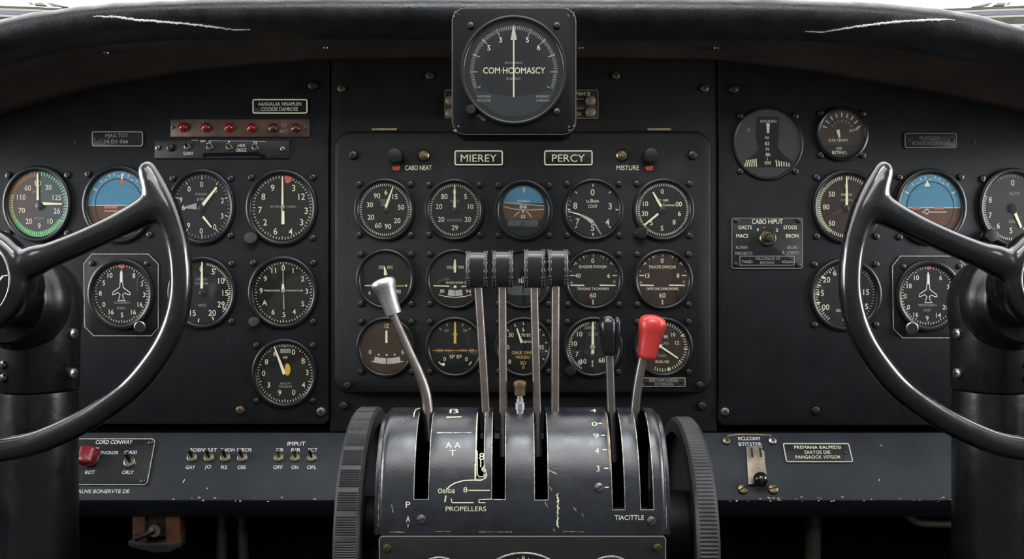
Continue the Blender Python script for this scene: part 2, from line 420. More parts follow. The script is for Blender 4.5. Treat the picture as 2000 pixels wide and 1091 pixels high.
gs = thing('glareshield', 'arched padded black leather glareshield over the instrument panels', 'glareshield', P3(1000, 119, 0))
o0 = gs.location.copy()
xs = list(range(-240, 2241, 20))
angs = [-100, -85, -70, -55, -40, -25, -10, 5, 20, 35, 50, 62, 74, 86, 98, 112, 130, 150]
vs = []; fs = []
for px in xs:
    wob = .0006 * math.sin(px * .031) + .0005 * math.sin(px * .077 + 1)
    for a in angs:
        v = roll(px, a); v.z += wob * max(0, math.sin(R(a))); vs.append(v - o0)
    v = roll(px, 150); vs.append(Vector((v.x, .02, v.z - .012)) - o0)
n = len(angs) + 1
for i in range(len(xs) - 1):
    for j in range(n - 1): fs.append((i * n + j, i * n + j + 1, (i + 1) * n + j + 1, (i + 1) * n + j))
G().raw(vs, fs, 'leather').build('padded_roll', gs, angle=80)
vs = []; fs = []; m_ = 8
for px in xs:
    e = P3(px, lerp(JUN, px), -.0005); b = roll(px, -86); b.y += .006; b.z += .0006
    for j in range(m_ + 1):
        t = j / m_; p = b.lerp(e, t); p.z += .004 * math.sin(math.pi * t)
        vs.append(p - o0)
    e2 = e + Vector((0, .03, .06)); vs.append(e2 - o0)
n = m_ + 2
for i in range(len(xs) - 1):
    for j in range(n - 1): fs.append((i * n + j, i * n + j + 1, (i + 1) * n + j + 1, (i + 1) * n + j))
G().raw(vs, fs, 'under').build('underside_lining', gs, angle=80)
def on_roll(px, py, off=.0008):
    best = None
    for k in range(-60, 110):
        v = roll(px, k); q = proj(v)[1]
        if best is None or abs(q - py) < best[0]: best = (abs(q - py), k)
    v = roll(px, best[1]); nrm = Vector((0, -math.cos(R(best[1])), math.sin(R(best[1]))))
    return v + nrm * off
def tear(pts):
    path = []; rad = []
    N = 110; tab = pts
    for i in range(N + 1):
        x = tab[0][0] + (tab[-1][0] - tab[0][0]) * i / N
        path.append(on_roll(x, lerp(tab, x) + random.uniform(-.7, .7), .0003) - o0)
        t = i / N; env = max(0, min(1, 3.2 * (1 - t), 8 * t)) if pts is TL else max(0, min(1, 2.6 * t, 7 * (1 - t)))
        rad.append((.00035 + .0008 * env) * random.uniform(.7, 1.25))
    G().tube(path, rad, 'cotton', n=7).build('torn_seam', gs)['label'] = 'white stuffing showing along a torn seam'
TL = [(218, 32), (260, 33), (300, 39), (350, 43), (400, 48), (440, 53), (470, 58), (500, 66)]
TR = [(1560, 69), (1600, 61), (1640, 53), (1690, 46), (1740, 41), (1790, 39), (1826, 39)]
tear(TL); tear(TR)
for px, py in ((208, 102), (636, 92), (1399, 92), (1849, 112), (1137, 72), (1135, 92)):
    v = P3(px, py, -.085); b = roll(px, -78)
    for k in range(60):
        Y = -.001 - k * .0018
        t = (Y - b.y) / (-.0005 - b.y)
        e = P3(px, lerp(JUN, px), -.0005); p = b.lerp(e, t); p.z += .004 * math.sin(math.pi * max(0, min(1, t)))
        p.x = (px - CX) * K * (D + p.y)
        if abs(proj(p)[1] - py) < 1.2: v = p; break
    g = G(); g.lathe([(1, 0), (.9, .4), (.4, .7), (0, .75)], 'screw_s', n=14)
    part('screw', g.mesh('screw'), gs, v - o0 - Vector((0, 0, .0006)), .0032, (R(80), 0, 0))

# side panels, centre panels, backing wall -------------------------------------------------
def jun_pts(x0, x1, dy):
    return [(x, lerp(JUN, x) + dy) for x in range(x0, x1 + 1, 30)] + ([(x1, lerp(JUN, x1) + dy)] if (x1 - x0) % 30 else [])
def panel(name, label, pl, outline, mt, th, bev, org, screws):
    u = pl.u(*org); t = thing(name, label, 'panel', pl.pt(*org))
    pts = [pl.rel(x, y, org[0], org[1], u) for x, y in outline]
    G().prism(pts, -th, 0, mt, bev).build('panel_sheet', t, u)
    for x, y, r, k in screws: screw(t, pl, x, y, r, k, org[0], org[1])
    return t
lp = jun_pts(-190, 642, -4) + [(642, 818), (633, 828), (-190, 828)]
left = panel('instrument_panel', 'matte black flight instrument panel with four columns of dials, beside the chrome-topped lever', PL, lp, 'panel', 5, .8, (320, 500),
    [(612, 167, 10, 'd'), (470, 800, 9, 'b'), (628, 803, 9.5, 'x')])
left['label'] = 'matte black flight instrument panel on the side with the red lamp strip'
rp = [(x, y) for x, y in jun_pts(1403, 2190, -4)] + [(2190, 830), (1412, 830), (1403, 820)]
right = panel('instrument_panel', 'matte black flight instrument panel on the side with the rotary selector plate', PL, rp, 'panel', 5, .8, (1700, 500),
    [(1432, 174, 10, 'd'), (1415, 803, 9, 'x'), (1592, 801, 9, 'd')])
# small holes in the panels, their depth a flat shade-black disc
for t_, pl_, (ox, oy), (hx, hy) in ((left, PL, (320, 500), (146, 279)), (right, PL, (1700, 500), (1904, 276))):
    u = pl_.u(ox, oy); x, z = pl_.rel(hx, hy, ox, oy, u)
    G().ring([(5, 0), (5, .8), (3.5, .8), (3.5, 0)], 'bezel', n=20).disc(0, 0, 3.6, .15, 'slot').build('screw_hole', t_, u, (x * u, 0, z * u))
up = jun_pts(645, 1400, -4) + [(1400, 842), (645, 842)]
upper = panel('backing_panel', 'black sheet panel with brass screws behind the raised centre panel', PU, up, 'panel_u', 4, .5, (1020, 200),
    [(667, 173, 8, 'b'), (839, 148, 8, 'b'), (1203, 148, 8, 'b'), (1376, 173, 8, 'b'), (672, 792, 9, 'd'), (1370, 792, 9, 'd')])
cp = [(x, y) for x, y in rrect(651, 1392, 255, 770, 34)]
cen = panel('engine_instrument_panel', 'raised black centre panel with rounded corners holding three rows of engine dials', PC, cp, 'panel_c', 19, 7, (1020, 500),
    [(690, 303, 9, 'd'), (1352, 303, 9, 'd'), (679, 752, 8, 'd'), (1366, 751, 8, 'd')])
u = PC.u(1020, 500)
for x0, x1 in ((726, 775), (1265, 1311)):
    a = PC.rel(x0, 254, 1020, 500, u); b = PC.rel(x1, 250, 1020, 500, u)
    G().box(a[0], b[0], a[1], b[1], -9, -2, 'brass').build('hinge', cen, u)['label'] = 'brass hinge strip'

def struct(name, g, label=None):
    o = g.build(name); o['kind'] = 'structure'
    return o
def slab(x0, x1, y0, y1, z0, z1, m):
    return G().box(x0, x1, z0, z1, -y1, -y0, m)
struct('wall_front', slab(-.9, .9, .012, .03, -.95, .262, 'dark'))
struct('floor', slab(-.9, .9, -.5, .03, -.99, -.95, 'floor'))
struct('wall_left', slab(-.93, -.9, -.5, .03, -.95, -.05, 'dark'))
struct('wall_right', slab(.9, .93, -.5, .03, -.95, -.05, 'dark'))

# switch shelf -----------------------------------------------------------------------------
SO = (1000, 910); us = PS.u(*SO)
shelf = thing('switch_shelf', 'sloping blue-black metal shelf with toggle switches under the instrument panels', 'shelf', PS.pt(*SO), rx=-SH_T)
zt = PS.rel(1000, 843, *SO, us)[1]; zb = PS.rel(1000, 978, *SO, us)[1]
g = G(); xl, xr = -1230, 1230
prof = [(-24, zt), (-5, zt), (-1.5, zt - 1), (0, zt - 5), (0, zb + 6), (-1, zb + 2), (-4, zb), (-60, zb - 10), (-60, zb + 14), (-20, zb + 16)]
vs = [(x, h, z) for x in (xl, xr) for h, z in prof]; k = len(prof)
g.add(vs, [tuple(range(k)), tuple(range(k, 2 * k))] + [(i, (i + 1) % k, k + (i + 1) % k, k + i) for i in range(k)], 'shelf')
g.build('shelf_sheet', shelf, us)
g = G()
for i in range(46):           # paint chips along the lower lip
    px = random.choice([random.uniform(1390, 1870)] * 3 + [random.uniform(260, 640)])
    x, z = PS.rel(px, random.uniform(970, 979), *SO, us); r = random.uniform(.5, 2.0)
    g.poly([(x + r * random.uniform(.7, 2.4) * math.cos(a), z + r * .8 * math.sin(a)) for a in (0, .9, 1.9, 3, 4, 5.2)], .25, 'worn')
for px, py, l in ((358, 939, 7), (404, 953, 2), (1720, 869, 2), (1716, 937, 2.4)):
    x, z = PS.rel(px, py, *SO, us); g.line([(x, z - l / 2), (x + 2, z + l / 2)], 1.6, .25, 'whiteink')
g.build('paint_chips', shelf, us)['kind'] = 'stuff'

def legend(parent, pl, org, items, name='lettering', h=.35, ez=1.):
    u = pl.u(*org); g = G()
    for it in items:
        st, px, py, hh = it[:4]; w = it[4] if len(it) > 4 else None; m = it[5] if len(it) > 5 else 'whiteink'
        x, z = pl.rel(px, py, *org, u); g.text(st, x, z, hh, h, m, w)
    return g.build(name, parent, u)
legend(shelf, PS, SO, [('BOEN', 385, 878, 7, 29), ('PAST', 411, 878, 7, 27), ('THIOH', 444, 878, 7, 28), ('SPEOS', 477, 878, 7, 29),
    ('GAY', 372, 912, 7, 18), ('JO', 406, 912, 7, 12), ('RS', 438, 912, 7, 12), ('OIS', 472, 912, 7, 16)])
legend(shelf, PS, SO, [('IMPUT', 579, 866, 8, 35), ('TOR', 546, 878, 7, 15), ('RIR', 578, 878, 7, 18), ('PCT', 611, 878, 7, 18), ('OFF', 543, 912, 7, 18), ('ON', 576, 912, 7, 13), ('OFL', 609, 912, 7, 18)])
legend(shelf, PS, SO, [('PALNE BONERVTE DE', 200, 959, 7, 104)])

def toggle_meshes():
    b = G(); b.lathe([(1.12, 0), (1.12, .18), (1.0, .3), (1.0, .55), (.8, .62), (.72, .42), (0, .40)], 'collar', n=24)
    l = G(); l.tube([(0, -.3, 0), (-.14, -.95, .38), (-.24, -1.45, .68), (-.29, -1.72, .85)], [.28, .32, .40, .37], 'blkpl', n=12)
    l.ball((-.29, -1.72, .85), .37, 'blkpl', 12)
    l2 = G(); l2.tube([(0, -.3, 0), (.0, -1.0, .35), (.0, -1.6, .65), (.0, -1.9, .8)], [.28, .32, .42, .38], 'rodb', n=12)
    l2.ball((0, -1.9, .8), .38, 'rodb', 12)
    return b.mesh('collar'), l.mesh('bat_lever'), l2.mesh('bat_lever')
TG_B, TG_L, TG_L2 = toggle_meshes()
def toggle(pl, px, py, r, label, group, lever=None, name='toggle_switch', rx=0.):
    t = thing(name, label, 'switch', pl.pt(px, py), group, rx=rx); u = pl.u(px, py)
    part('collar', TG_B, t, scale=r * u); part('bat_lever', lever or TG_L, t, scale=r * u)
    return t
nm4 = ['BOEN', 'PAST', 'THIOH', 'SPEOS']; nm3 = ['TOR', 'RIR', 'PCT']
for i, (x, s) in enumerate(zip((376, 409, 441, 474), nm4)):
    toggle(PS, x, 893, 9.5, 'brass-collared toggle switch between the words %s and %s on the shelf' % (s, ['GAY', 'JO', 'RS', 'OIS'][i]), 'toggle switches in the row of four', rx=-SH_T)
for i, (x, s) in enumerate(zip((545, 577, 609), nm3)):
    toggle(PS, x, 893, 9, 'small toggle switch under %s in the IMPUT row, marked %s below' % (s, ['OFF', 'ON', 'OFL'][i]), 'toggle switches in the row of three', TG_L if i == 2 else TG_L2, rx=-SH_T)

# trapezoid plate with red knob on the shelf
po = (200, 905); upl = PS.u(*po)
tp = thing('switch_plate', 'grey metal plate with slanted end lettered CORD CONWAY on the shelf', 'plate', PS.pt(*po), rx=-SH_T)
pts = [PS.rel(x, y, *po, upl) for x, y in ((60, 857), (299, 857), (304, 861), (304, 866), (290, 942), (284, 948), (60, 948))]
g = G(); g.prism(pts, .2, 3, 'plate_g', .6); g.frame(pts, 1.8, 2.6, 3.6, 'worn'); g.build('plate_sheet', tp, upl)
for x, y in ((296, 865), (281, 940)): screw(tp, PS, x, y, 5.5, 'd', *po, h=3)
legend(tp, PS, po, [('CORD CONWAY', 224, 864, 8, 72), ('omitr', 183, 876, 6, 24), ('ENGRIOR', 215, 885, 6.5, 35), ('ROT', 177, 923, 7, 18), ('CASI', 256, 884, 6.5, 24), ('ORLY', 251, 923, 7, 22)], h=3.3)
o = thing('selector_switch', 'dark red square knob on the plate lettered CORD CONWAY', 'knob', PS.pt(178, 895) + Vector((0, -.0017, .0006)), rx=-SH_T); u = PS.u(178, 895)
g = G(); g.lathe([(19, 0), (19, 3), (15, 4), (0, 4)], 'bezel', n=28); g.build('collar', o, u)
g = G(); g.prism(rrect(-15, 15, -17, 17, 5), 4, 26, 'redknob', 4); b = g.build('grip', o, u); b.rotation_euler = (0, R(4), 0)
toggle(PS, 256, 903, 11, 'tall black toggle switch between CASI and ORLY on the grey plate', None, rx=-SH_T).location += Vector((0, -.0015, .0006))

# ------------------------------------------------------------------ gauges
def gauge(name, label, cat, pl, cx, cy, rx, ry, dial='dial', cmds=(), ndl=(), hub=None, knob=None, screws=True, group=None, dr=.86, bez='bezel', h0=0., depth=1., scr='d', sd=None, cardmat=None):
    u = pl.u(cx, cy); ez = ry / rx
    t = thing(name, label, cat, pl.pt(cx, cy) + Vector((0, -h0 * u, 0)), group, scale=(1, 1, ez))
    def q(px, py):
        x, z = pl.rel(px, py, cx, cy, u); return (x, z / ez)
    Rr = rx; ri = dr * rx; d = depth
    G().ring([(Rr, 0.05), (Rr, 5 * d), (Rr - .8, 7 * d), (Rr - 3, 8 * d), ((Rr + ri) / 2, 8.2 * d), (ri + 1.2, 7 * d), (ri, 5.6 * d), (ri, .05)], bez, n=80).build('bezel', t, u)
    g = G(); g.disc(0, 0, ri - .15, 1.2, dial, n=64); hh = 1.5
    for c in cmds:
        k = c[0]
        if k == 't':
            st, px, py, ht = c[1:5]; m = c[5] if len(c) > 5 and c[5] else 'cream'; w = c[6] if len(c) > 6 else None; rot = c[7] if len(c) > 7 else 0
            x, z = q(px, py); g.text(st, x, z, ht / ez, hh + .25, m, w, rot, .002)
        elif k == 'k':
            r0, r1, n, w = c[1:5]; m = c[5] if len(c) > 5 else 'cream'; a0, a1 = c[6:8] if len(c) > 7 else (0, 360)
            full = abs(a1 - a0 - 360) < .1
            for i in range(n if full else n + 1):
                a = a0 + (a1 - a0) * i / n
                s_, c_ = math.sin(R(a)), math.cos(R(a))
                g.line([(r0 * Rr * s_, r0 * Rr * c_), (r1 * Rr * s_, r1 * Rr * c_)], w, hh + .2, m)
        elif k == 'l': g.line([q(*p) for p in c[1]], c[2], hh + (c[5] if len(c) > 5 else .3), c[3], c[4] if len(c) > 4 else None)
        elif k == 'p': g.poly([q(*p) for p in c[1]], hh + (c[3] if len(c) > 3 else .1), c[2])
        elif k == 'd': x, z = q(c[1], c[2]); g.disc(x, z, c[3], hh + (c[5] if len(c) > 5 else .15), c[4])
        elif k == 's': g.sector(c[1], c[2], c[3] * Rr, c[4] * Rr, hh + (c[6] if len(c) > 6 else .05), c[5])
    g.build('dial_face', t, u, angle=20)
    for i, c in enumerate(ndl):
        (x0, y0), (x1, y1), w0, w1 = c[:4]; m = c[4] if len(c) > 4 else 'lume'
        a, b = Vector(q(x0, y0)), Vector(q(x1, y1)); dv = (b - a).normalized(); nv = Vector((-dv.y, dv.x))
        pts = [a + nv * w0 / 2, a - nv * w0 / 2, b - nv * w1 / 2, b + nv * w1 / 2]
        g = G(); g.prism([(p.x, p.y) for p in pts], 2.6 + i * .5, 3.2 + i * .5, m)
        if hub:
            hx = Vector(q(hub[0], hub[1])); e = (a - hx)
            if e.length > 1.5: g.line([tuple(hx), tuple(a)], 2.2, 2.9 + i * .5, 'blk')
        g.build('pointer', t, u)
    if hub:
        x, z = q(hub[0], hub[1]); m = hub[3] if len(hub) > 3 else 'bezel'
        G().lathe([(hub[2], 2.2), (hub[2], 4.2), (hub[2] * .7, 4.9), (0, 5)], m, n=24, cx=x, cz=z).build('hub_cap', t, u)
    G().lathe([(ri - .1, 5.2 * d), (ri * .7, 5.7 * d), (ri * .35, 6.0 * d), (0, 6.1 * d)], 'glass', n=48).build('glass', t, u)
    t.children[-1].data.polygons[-1]
    if screws:
        s = sd or rx * .86
        for sx in (-1, 1):
            for sy in (-1, 1):
                if screws is True or (sx, sy) in screws: screw(t, pl, cx + sx * s, cy + sy * s * (.98 if not sd else 1), 6.4, scr, cx, cy, -h0, ez)
    if knob:
        x, z = q(knob[0], knob[1]); r = knob[2]; km = knob[3] if len(knob) > 3 else 'knob'
        g = G(); g.lathe([(r * .7, 0.1), (r * .7, 7), (r, 8), (r, 17), (r * .86, 19), (r * .6, 19.4), (0, 19.4)], km, n=28, cx=x, cz=z, ez=1 / ez); g.build('knob', t, u)
    return t

T = lambda *a: ('t',) + a
def nums(h, *items, m=None): return [('t', s, x, y, h, m) for s, x, y in items]

# left flight panel, top row
gauge('airspeed_indicator', 'dial with rust and green edge, above the yoke hub on the lamp strip side', 'gauge', PL, 75, 398.5, 67, 75, 'dial_two',
    [('s', 175, 245, .72, .855, 'grn'), ('s', 245, 290, .74, .855, 'ygarc'), ('s', 290, 335, .76, .855, 'orarc'), ('s', 30, 120, .79, .855, 'mint'), ('s', 120, 175, .72, .855, 'grn'),
     ('k', .75, .85, 20, 1.5, 'mintlt', 8, 122), ('k', .71, .85, 24, 1.8, 'grnlt', 125, 232), ('k', .72, .85, 11, 1.5, 'yglt', 236, 286), ('k', .72, .85, 13, 1.5, 'orange', 290, 352)]
    + nums(10, ('110', 42.6, 385), ('60', 55.5, 367), ('80', 75, 357.5), ('30', 95.7, 366), ('125', 112, 385.6), ('26', 112, 412), ('10', 99, 432), ('9', 77.6, 441), ('20', 57.4, 432), ('70', 43.7, 411))
    + [T('ENGO', 77.5, 426, 4, 'greyink', 18), T('SINT A', 74, 374, 4, 'greyink', 20)],
    [((75.4, 391), (75, 339), 4.4, 3.2), ((84, 397.6), (123, 398.4), 5, 2.5)], (79, 401.6, 7.4))
def horizon(name, label, pl, cx, cy, rx, ry, hy, mk, extra, **kw):
    r = .855 * rx; hz = -(hy - cy) * rx / ry       # horizon offset in gauge units
    cm = []
    def seg(rr, off, top, ang0=0):
        pts = []
        for i in range(41):
            a = math.pi * i / 40 if top else math.pi + math.pi * i / 40
            pts.append((rr * math.cos(a), rr * math.sin(a)))
        return pts
    ez = ry / rx
    def clip(rr, top):
        s = math.asin(max(-1, min(1, hz / rr)))
        a0, a1 = (s, math.pi - s) if top else (math.pi - s, 2 * math.pi + s)
        return [(cx + rr * math.cos(a0 + (a1 - a0) * i / 44), cy - ez * rr * math.sin(a0 + (a1 - a0) * i / 44)) for i in range(45)]
    cm += [('p', clip(r, True), 'sky2', .05), ('p', clip(r, False), 'earth2', .05)]
    cm += [('p', clip(r * .77, True), 'sky', .3), ('p', clip(r * .77, False), 'earth2', .3)]
    rr = r * .77
    cm += [('l', [(cx + rr * math.cos(a / 20 * math.pi), cy - ez * rr * math.sin(a / 20 * math.pi)) for a in range(41)], 1.6, 'bezel', None, .5)]
    cm += [('k', .70, .82, 4, 1.6, 'whiteink', -60, 60), ('k', .74, .81, 8, 1.3, 'whiteink', -40, 40)]
    cm += [('l', [(cx - r * .98, hy), (cx + r * .98, hy)], 1.6, 'pale', None, .45)]
    return gauge(name, label, 'gauge', pl, cx, cy, rx, ry, 'dial', cm + extra, dr=.86, **kw)
horizon('artificial_horizon', 'blue and brown artificial horizon behind the left yoke spoke', PL, 233, 399, 70, 76.5, 401, None,
    [('d', 239, 355, 4.6, 'red', .6), ('l', [(239, 339), (239, 350)], 3.4, 'whiteink', None, .6), ('p', [(205, 402), (230, 402), (230, 407), (205, 407)], 'redlt', .6),
     ('l', [(205, 412), (262, 412)], 1.6, 'pale', None, .6), T('PRAT-UT', 242, 390, 4, 'blk', 24), ('l', [(205, 380), (225, 373), (240, 371), (262, 374), (280, 381)], 1.4, 'sky2', None, .55)])
gauge('altimeter', 'dark grey dial with a diagonal pale pointer, right beside the left yoke tip', 'gauge', PL, 395, 404, 66, 74.5, 'dial_g',
    [('k', .76, .83, 50, 1.1, 'greyink'), ('k', .72, .83, 10, 1.8)] + nums(10, ('0', 394.4, 360), ('0', 370, 369), ('8', 421.6, 371), ('2', 435, 391.7), ('3', 434.4, 421.6), ('0', 420, 443), ('0', 393.6, 451), ('9', 369, 440), ('9', 354, 390), ('6', 359, 405))
    + [T('muyer', 394, 380, 6, 'greyink', 24), T('pdr', 393, 389, 6, 'greyink', 15)],
    [((385, 403), (362, 405), 11, 3, 'greyink'), ((397.6, 423), (414.4, 444), 4, 2.4), ((397.6, 400), (424.5, 366), 6, 3.4)], (395, 407, 6.4))
gauge('radio_compass', 'black dial with a full-height pointer and a red mark right of the top', 'gauge', PL, 551.5, 405.5, 70, 75, 'dial_o',
    [('k', .77, .83, 60, 1.3), ('k', .75, .83, 12, 1.9), ('p', [(556, 344), (561, 343), (571, 346), (570, 353), (563, 358), (558, 357)], 'red', .4)]
    + nums(12, ('9', 533, 367), ('3', 574, 367), ('8', 515, 384), ('12', 589.6, 384), ('7', 508.5, 410), ('3', 598.4, 411.5), ('2', 518.4, 434), ('3', 589.6, 434), ('6', 538.4, 451.5), ('4', 568, 452))
    + [T('MUTER', 537.6, 403.5, 4, 'greyink', 18), T('SYNERO', 569, 403.5, 4, 'greyink', 19)],
    [((552.5, 412), (552.5, 345), 4.4, 2.4), ((553.6, 412), (553.6, 438), 5, 6)], (553, 404, 4, 'greyink'), knob=(494, 465, 12, 'rubber_r'))

# square-bezel heading indicators
def heading(label, cx, cy, plate, kn, sh, texts, nn, mark, visible):
    x0, x1, y0, y1 = plate; u = PL.u(cx, cy)
    pts = [(x0 + 16, y0), (x1 - 20, y0), (x1, y0 + 20), (x1, y1 - 16), (x1 - 14, y1), (x0 + 20, y1), (x0 + 2, y1 - 18), (x0, y0 + 20)]
    dx, dy = sh; S = lambda p: (150 + p[0] / 6.06 + dx, 485 + p[1] / 6.06 + dy)
    air = [S(p) for p in ((540, 255), (528, 290), (525, 400), (520, 460), (440, 515), (432, 545), (460, 540), (500, 520), (525, 545), (515, 580), (498, 615), (590, 615), (560, 580), (555, 545), (580, 525), (620, 545), (645, 545), (640, 520), (560, 460), (555, 400), (552, 290), (540, 255))]
    t = gauge('heading_indicator', label, 'gauge', PL, cx, cy, 65, 70, 'dial_g',
        [('k', .75, .81, 60, 1.2), ('k', .72, .81, 12, 1.7), ('d', mark[0], mark[1], mark[2], 'red', .4), ('l', air, 1.3, 'whiteink')] + nn + texts,
        [(S((540, 400)), S((540, 280)), 4.4, 2.8, 'whiteink')], screws=False, knob=None, dr=.83, h0=2.6)
    ez = 70 / 65
    p2 = [PL.rel(x, y, cx, cy, u) for x, y in pts]; p2 = [(a, b / ez) for a, b in p2]
    g = G(); g.prism(p2, -2.6, -.1, 'panel', .5); g.frame(p2, 1.5, -.3, .2, 'worn'); g.build('mounting_plate', t, u)
    x, z = PL.rel(kn[0], kn[1], cx, cy, u); z /= ez
    g = G(); g.lathe([(kn[2] * .7, 0), (kn[2] * .7, 9), (kn[2], 10), (kn[2], 15), (kn[2] - 1.4, 16.4), (kn[2] - 2, 15.6), (0, 15.6)], 'knob', n=28, cx=x, cz=z, ez=1 / ez)
    g.ring([(kn[2] + .2, 14), (kn[2] + .2, 15.6), (kn[2] - 1.6, 16.6), (kn[2] - 1.6, 15)], 'rodb', n=32, cx=x, cz=z, ez=1 / ez); g.build('knob', t, u)
    for sx, sy in visible: screw(t, PL, sx, sy, 5.5, 'd', cx, cy, 0, ez)
    return t
heading('square heading indicator with aircraft outline behind the left yoke rim', 239.5, 573.5, (164, 311, 495, 656), (281, 637, 11), (0, 0),
    [T('GUNNERIEETH', 240, 590.6, 4, 'greyink', 31), T('ENRO', 239, 601.3, 4.4, 'greyink', 16)],
    nums(9, ('10', 216.8, 537.5), ('8', 263.4, 537.8), ('5', 204.8, 552.3), ('3', 278.7, 554.3), ('8', 198, 572.5), ('3', 283.3, 575), ('0', 205, 594), ('16', 275.4, 594), ('16', 219.3, 608.8), ('16', 262.7, 609), ('S', 240.4, 614.5)), (240, 519, 5), ((181, 514), (289, 514)))
gauge('rate_indicator', 'round dial with one upright cream pointer half behind the left yoke rim', 'gauge', PL, 396, 571, 67, 71, 'dial_g',
    [('k', .76, .82, 30, 1.3, 'cream', 10, 130), ('k', .72, .83, 6, 2.0, 'cream', 30, 220)] + nums(11, ('0', 394, 525), ('5', 417, 530), ('10', 432.8, 548), ('15', 440.7, 572), ('29', 432.3, 594), ('20', 415, 610.5), ('15', 377.3, 611))
    + [T('OTERO', 394, 545, 4.6, 'greyink', 22), T('OCONENE', 394, 553, 4.6, 'greyink', 26), T('DROG', 395.7, 595.6, 5, 'greyink', 16)],
    [((395, 563), (395.7, 511), 5.2, 2.4)], (397, 572, 6.4))
gauge('clock', 'black twelve-hour clock dial with thin grey hands, below the dial with the red mark', 'clock', PL, 554, 570.5, 68, 71, 'dial_o',
    [('k', .78, .83, 60, 1.2), ('k', .75, .83, 12, 1.9)] + nums(10, ('11', 535, 528), ('0', 553.6, 523), ('1', 573, 528), ('2', 591.4, 544), ('3', 599.5, 568.5), ('S', 592, 592.6), ('4', 575, 608.5), ('5', 555, 614), ('6', 534, 608.8), ('A', 517.4, 591), ('9', 510.5, 567.4), ('9', 518.5, 544))
    + [T('PNEUOONES', 532, 567, 3, 'cream', 30), T('EVARATVLER', 576, 567, 3, 'cream', 33)],
    [((554, 566), (553.6, 527), 2.4, 1.8, 'greyink'), ((554.5, 574), (555.5, 604), 2, 2.2, 'greyink'), ((554, 568), (553.6, 554), 6.5, 3.4, 'cream')], (554, 567.5, 4, 'greyink'), knob=(500, 627.5, 10, 'rubber_r'))
gauge('manifold_pressure_gauge', 'black dial with a cream pointer and an amber hub, lowest on the left panel', 'gauge', PL, 557, 728, 64, 67.5, 'dial_o',
    [('k', .79, .85, 60, 1.2), ('k', .76, .85, 10, 1.9), ('p', [(548, 681), (568, 681), (568, 689), (548, 689)], 'greyink'), T('1252', 558, 685, 5, 'dial', 17), T('TIMIRTION', 556, 675, 4, 'greyink', 30), T('WP', 557.6, 698, 5, 'cream', 9),
     T('RINCONT', 558.4, 748.5, 4, 'greyink', 21), T('PREVIMAIR', 558.4, 754.3, 4, 'greyink', 26)]
    + nums(10, ('6', 537.8, 689.6), ('0', 573.6, 687), ('8', 521, 706), ('B', 593, 704.5), ('0', 515.5, 728.4), ('3', 600.5, 726.7), ('3', 525.4, 751), ('4', 593, 751), ('9', 546.8, 766.3), ('0', 574, 765.5))
    + [('p', [(561 + 7 * math.cos(a) * (1 if math.cos(a) > 0 else .6), 721 - 12 * math.sin(a)) for a in [i * math.pi / 10 for i in range(20)]], 'gold', .9)],
    [((556.5, 730), (536, 675), 6.5, 1.8)])

# centre engine panel
def engine(label, cx, cy, rx=58, ry=61, name='engine_gauge', **kw): return gauge(name, label, 'gauge', PC, cx, cy, rx, ry, **kw)
tk = [('k', .76, .83, 72, 1.2), ]
engine('olive-black dial with pointer just right of upright, under the CABO NEAT lettering', 751.5, 409.5, 59, 61.5, dial='dial_o',
    cmds=tk + nums(9.5, ('6', 754, 375.4), ('15', 771.8, 384), ('90', 736.5, 382.3), ('30', 722.7, 399.7), ('50', 783.5, 404.5), ('20', 724.6, 424), ('20', 776, 430.7), ('60', 739, 440), ('90', 758, 442)) + [T('TOLRO', 752, 391.8, 5, 'greyink', 22), T('OF', 748.5, 399, 5, 'greyink', 8)],
    ndl=[((753.7, 405), (768, 365), 5, 1.8)], hub=(753.7, 411, 5))
engine('olive-black dial with upright pointer lettered DUNCTUNE, under the MIEREY placard', 887.5, 410, 58, 61, dial='dial_o',
    cmds=tk + nums(9.5, ('80', 868, 383.7), ('5', 909.4, 383.7), ('20', 857.4, 403.3), ('10', 919.4, 403.3), ('20', 861.7, 428.3), ('20', 913.7, 428.3), ('29', 888.4, 444.5), ('0', 888, 374.7)) + [T('TRUCZ', 888, 393, 5, 'greyink', 19), T('DUNCTUNE', 888, 430, 5, 'greyink', 28)],
    ndl=[((888, 405), (888.4, 361), 5, 1.8)], hub=(888.4, 411, 5))
arc = lambda cx, cy, r, a0, a1, n=30, ez=1.05: [(cx + r * math.sin(R(a0 + (a1 - a0) * i / n)), cy - ez * r * math.cos(R(a0 + (a1 - a0) * i / n))) for i in range(n + 1)]
